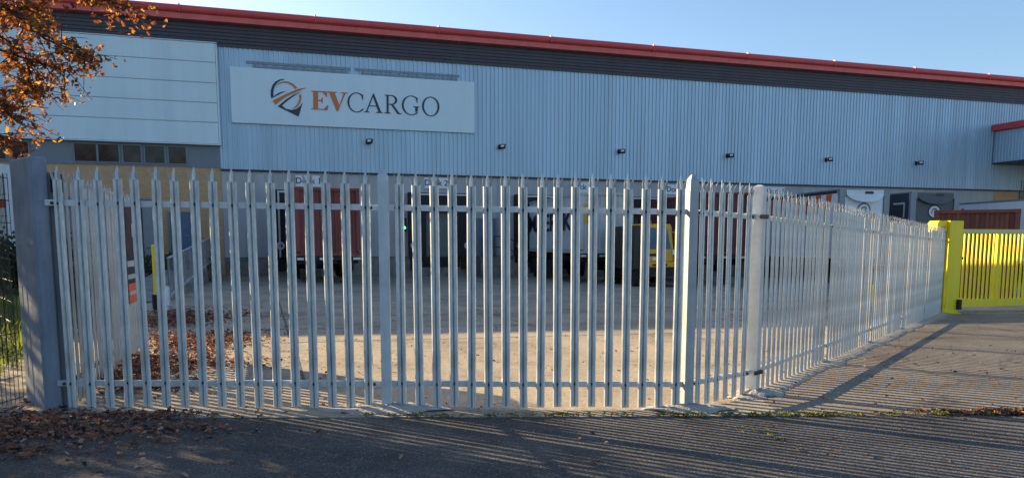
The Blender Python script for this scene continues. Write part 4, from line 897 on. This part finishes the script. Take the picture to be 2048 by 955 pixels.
# ---------------------------------------------------------------- leaves, moss, grass
lr = random.Random(5)
def litter(name, label, areas):
    mb = MB()
    for cx, cy, rx, ry, n, s in areas:
        for _ in range(n):
            a = lr.uniform(0, 6.283); r = abs(lr.gauss(0, .58))
            x, y = cx + rx * r * math.cos(a), cy + ry * r * math.sin(a)
            dz = 0.13 * max(0, 1 - max(0, x + 3.75 + .31 * (y - 6.62)) / .5) if y > 6.9 else 0
            if y > 6.75 and x < -3.72 - .31 * (y - 6.62) and y < 10.3: continue
            leaf(mb, Vector((x, y, gz(x, y) + lr.uniform(.006, .028) + dz * lr.random() ** .5)), s * lr.choice((.35, .5, .8, 1.0, 1.2)) * lr.uniform(.7, 1.1), lr, lr.choices(range(4), (4, 5, 2, 3))[0], True)
    return tag(mb.build(name, DRY), label, None, kind='stuff')
litter('fallen_leaves', 'drift of brown fallen leaves round the foot of pillar', [(-4.1, 5.85, .95, .5, 2300, .062), (-3.5, 5.65, 1.0, .5, 900, .06), (-4.6, 5.1, 1.1, .6, 1500, .062), (-3.1, 6.25, .8, .17, 500, .06), (-2.6, 5.8, 1.0, .4, 260, .055), (-3.4, 5.1, 1.1, .5, 260, .055)])
litter('fallen_leaves', 'bank of brown fallen leaves along the left side of yard', [(-4.0, 7.6, .5, .8, 1900, .065), (-4.1, 8.9, .55, 1.1, 3200, .066), (-4.6, 11.2, .9, 1.6, 3400, .072), (-6.3, 14.5, 1.0, 2.5, 2600, .09), (-3.4, 7.6, .5, .6, 420, .06), (-3.3, 9.2, .6, .7, 260, .06)])
p = ground(2010, 829)
litter('fallen_leaves', 'strip of red brown leaves along the asphalt edge at right', [(p.x + .15, p.y + .04, .40, .075, 900, .07), (p.x + .9, p.y + .10, .7, .10, 900, .07), (p.x - .5, p.y, .4, .035, 90, .06)])
mb = MB()
for _ in range(900):
    x, y = lr.uniform(-4.5, 9), lr.uniform(3.2, 11.5)
    if lr.random() < .35: x, y = lr.uniform(-3, 8), lr.uniform(8, 18)
    leaf(mb, Vector((x, y, gz(x, y) + .015)), lr.uniform(.025, .06), lr, lr.choices(range(4), (4, 4, 3, 3))[0], True)
tag(mb.build('scattered_leaves', DRY), 'small fallen leaves scattered over the asphalt and concrete', None, kind='stuff')
mb = MB()
for _ in range(180):
    t = lr.uniform(1.6, 8.6)
    if lr.random() < .35: t = lr.choice([2.9, 4.4, 5.1, 5.6, 6.8, 7.4]) + lr.gauss(0, .12)
    x, y = seam(t); y += lr.gauss(0.0, .02)
    for _k in range(lr.randrange(4, 10)): leaf(mb, Vector((x + lr.gauss(0, .03), y + lr.gauss(0, .014), gz(x, y) + lr.uniform(.006, .03))), lr.uniform(.018, .04), lr, 0 if lr.random() < .8 else 1, True)
for u, v in ((1530, 868), (1558, 878), (1490, 862), (1940, 826)):
    q = ground(u, v)
    for _k in range(9): leaf(mb, Vector((q.x + lr.gauss(0, .05), q.y + lr.gauss(0, .03), q.z + lr.uniform(.005, .03))), lr.uniform(.02, .045), lr, 0, True)
tag(mb.build('moss', [M['moss'], DRY[1]]), 'moss and weeds growing along the seam of the asphalt', None, kind='stuff')
mb = MB()
for _ in range(9000):
    x, y = lr.uniform(-12.5, -5.4), lr.uniform(7, 14.5)
    if x > -4.9 - .30 * (y - 6.5): continue
    z = bank_z(x, y); h = lr.uniform(.08, .26); a = lr.uniform(0, 6.28); w_ = lr.uniform(.008, .016); lx, ly = lr.gauss(0, .06), lr.gauss(0, .06)
    mb.add([(x - w_ * math.cos(a), y - w_ * math.sin(a), z - .01), (x + w_ * math.cos(a), y + w_ * math.sin(a), z - .01), (x + lx, y + ly, z + h)], [(0, 1, 2)])
tag(mb.build('grass', M['grass']), 'rough sunlit grass on the bank beyond the wire fence', None, kind='stuff')

# hedge and far lorry seen through the wire at the left edge
hg = thing('hedge', 'dark clipped hedge behind the grass bank at left edge', 'hedge', (-13, 17.5, .3))
mb = MB(); hr = random.Random(9); leafy(mb, [(hr.uniform(-7, 3.2), hr.uniform(-.5, .5), hr.uniform(.1, 1.25)) for _ in range(110)], 6500, .15, hr, .22); mb.build('foliage', M['hedge'], hg)
mb = MB()
for k in range(12): x = -6.5 + k * .8; mb.tube([(x, 0, -.5), (x + hr.uniform(-.2, .2), 0, 1.1)], .035, 5)
mb.build('trunk', M['bark'], hg)
p = at(14, 430, 27.0)
ft = thing('box_trailer', 'white trailer with a red stripe parked far behind the wire fence', 'trailer', (p.x, p.y, 0), math.radians(6))
mb = MB(); mb.box(-13, 0, 0, 2.5, 1.0, 4.1); mb.build('body', M['twhite'], ft)
mb = MB(); mb.box(-13, 0, -.012, -.002, 2.62, 2.92); mb.build('stripe', M['redtri'], ft)
mb = MB(); mb.box(-13, 0, .1, 2.4, .6, .99); mb.build('chassis_beam', M['chassis'], ft)
for xx in (-1.5, -2.8): wheel(ft, xx, .3, .45)

# ---------------------------------------------------------------- the oak at the left
tr_ = random.Random(21)
TX, TY = -10.2, 7.9
oak = thing('oak_tree', 'autumn oak with orange brown leaves overhanging the upper left corner', 'tree', (0, 0, 0))
TZ = bank_z(TX, TY)
trunk = MB(); trunk.tube([(TX, TY, TZ - .2), (TX + .05, TY, TZ + 1.2), (TX - .1, TY + .1, TZ + 2.6), (TX, TY + .2, TZ + 4.6), (TX + .1, TY, TZ + 7.5)], [.42, .33, .28, .22, .07], 12); trunk.build('trunk', M['bark'], oak, smooth=True)
limb = MB(); twig = MB(); crown = MB()
centres = []
def limb_path(pts, r0, r1, n=7):
    limb.tube(pts, [r0 + (r1 - r0) * k / (len(pts) - 1) for k in range(len(pts))], n)
def oak_crown(TX, TY, TZ, nl, nc, nlf, qmax):
  for k in range(nl):                                        # scaffold limbs into the crown
    a = tr_.uniform(0, 6.283); z0 = TZ + tr_.uniform(1.9, 6.0); q = tr_.uniform(1.2, 2.9); zz = z0 + tr_.uniform(-.1, 1.9)
    e_ = Vector((TX + math.cos(a) * q * 1.15, TY + math.sin(a) * q * .9, zz))
    qe = e_.x * .52 + e_.y * .854
    if qe > qmax - .4: e_ -= Vector((.52, .854, 0)) * (qe - qmax + .4 + tr_.uniform(0, 1.2))
    s_ = Vector((TX, TY + .1, z0)); m_ = (s_ + e_) / 2 + Vector((0, 0, .25)); limb_path([s_, m_, e_], .09, .025)
    for _ in range(nc):
        c = e_ + Vector((tr_.gauss(0, .75), tr_.gauss(0, .6), tr_.gauss(0, .6)))
        qq = c.x * .52 + c.y * .854
        if qq > qmax: c -= Vector((.52, .854, 0)) * (qq - qmax + tr_.uniform(0, 1.5))
        twig.tube([m_.lerp(e_, tr_.uniform(.3, 1)), c], [.015, .006], 4)
        for _ in range(nlf): leaf(crown, c + Vector((tr_.gauss(0, 1), tr_.gauss(0, 1), tr_.gauss(0, .8))) * .27, tr_.uniform(.09, .16), tr_, tr_.choices(range(4), (4, 4, 3, 2))[0])
oak_crown(TX, TY, TZ, 31, 12, 44, 4.75)
# branches that hang into the picture
sets = [
 (8.6, [(-120, -60), (20, 20), (90, 78), (140, 98), (180, 116)], 300),
 (8.9, [(-140, 40), (-20, 60), (50, 105), (62, 165), (55, 190)], 330),
 (8.4, [(-140, 140), (-30, 190), (10, 222), (36, 246)], 240),
 (8.8, [(-140, -120), (110, -40), (205, 0), (268, 18)], 250),
 (9.1, [(-140, -30), (0, 15), (60, 40), (75, 12)], 260),
 (8.3, [(-140, 230), (-40, 258), (0, 274), (30, 282)], 110),
 (8.7, [(-140, 60), (0, 100), (90, 130), (135, 142)], 170)]
for d_, px, n_ in sets:
    pts = [at(u, v, d_ + tr_.uniform(-.15, .15)) for u, v in px]
    root = Vector((TX + .1, TY + .2, max(TZ + 2.4, pts[0].z - .6)))
    mid = [root.lerp(pts[0], k / 7) + Vector((tr_.gauss(0, .09), tr_.gauss(0, .09), .22 * math.sin(math.pi * k / 7) + tr_.gauss(0, .07))) for k in range(1, 7)]
    limb_path([root] + mid + [pts[0]], .06, .020)
    for _ in range(26):
        b_ = tr_.choice(mid); e_ = b_ + Vector((tr_.gauss(0, .25), tr_.gauss(0, .3), tr_.gauss(0, .25)))
        twig.tube([b_, b_.lerp(e_, .5) + Vector((0, 0, .04)), e_], [.008, .005, .002], 4)
        for _k in range(9): leaf(crown, b_.lerp(e_, tr_.uniform(.3, 1.05)) + Vector((tr_.gauss(0, .03), tr_.gauss(0, .03), tr_.gauss(0, .03))), tr_.uniform(.04, .095), tr_, tr_.choices(range(4), (5, 4, 3, 3))[0])
    limb_path(pts, .020, .005, 6)
    for _ in range(n_ // 6):
        i = tr_.randrange(1, len(pts) - 1) if len(pts) > 2 else 0
        b_ = pts[i].lerp(pts[i + 1], tr_.random()); e_ = b_ + Vector((tr_.gauss(0, .2), tr_.gauss(0, .25), tr_.gauss(-.05, .17)))
        twig.tube([b_, b_.lerp(e_, .55) + Vector((0, 0, .03)), e_], [.006, .004, .002], 4)
        for _k in range(10): leaf(crown, b_.lerp(e_, tr_.uniform(.2, 1.05)) + Vector((tr_.gauss(0, .028), tr_.gauss(0, .028), tr_.gauss(0, .028))), tr_.uniform(.035, .085), tr_, tr_.choices(range(4), (4, 6, 5, 2))[0])
limb.build('limb', M['bark'], oak, smooth=True); twig.build('twig', M['bark'], oak); crown.build('crown', LEAF, oak)
# unseen second oak, added up-sun so its crown shades the pillar and road
TX2, TY2 = -17.9, 12.6; TZ2 = bank_z(TX2, TY2)
shade_oak = thing('oak_tree', 'unseen oak added farther along the verge to shade the road', 'tree', (0, 0, 0))
limb = MB(); twig = MB(); crown = MB()
trunk = MB(); trunk.tube([(TX2, TY2, TZ2 - .2), (TX2, TY2, TZ2 + 1.5), (TX2 - .1, TY2, TZ2 + 3), (TX2, TY2, TZ2 + 7.6)], [.4, .32, .27, .08], 12); trunk.build('trunk', M['bark'], shade_oak, smooth=True)
oak_crown(TX2, TY2, TZ2 + .6, 40, 13, 46, 4.3)
limb.build('limb', M['bark'], shade_oak, smooth=True); twig.build('twig', M['bark'], shade_oak); crown.build('crown', LEAF, shade_oak)
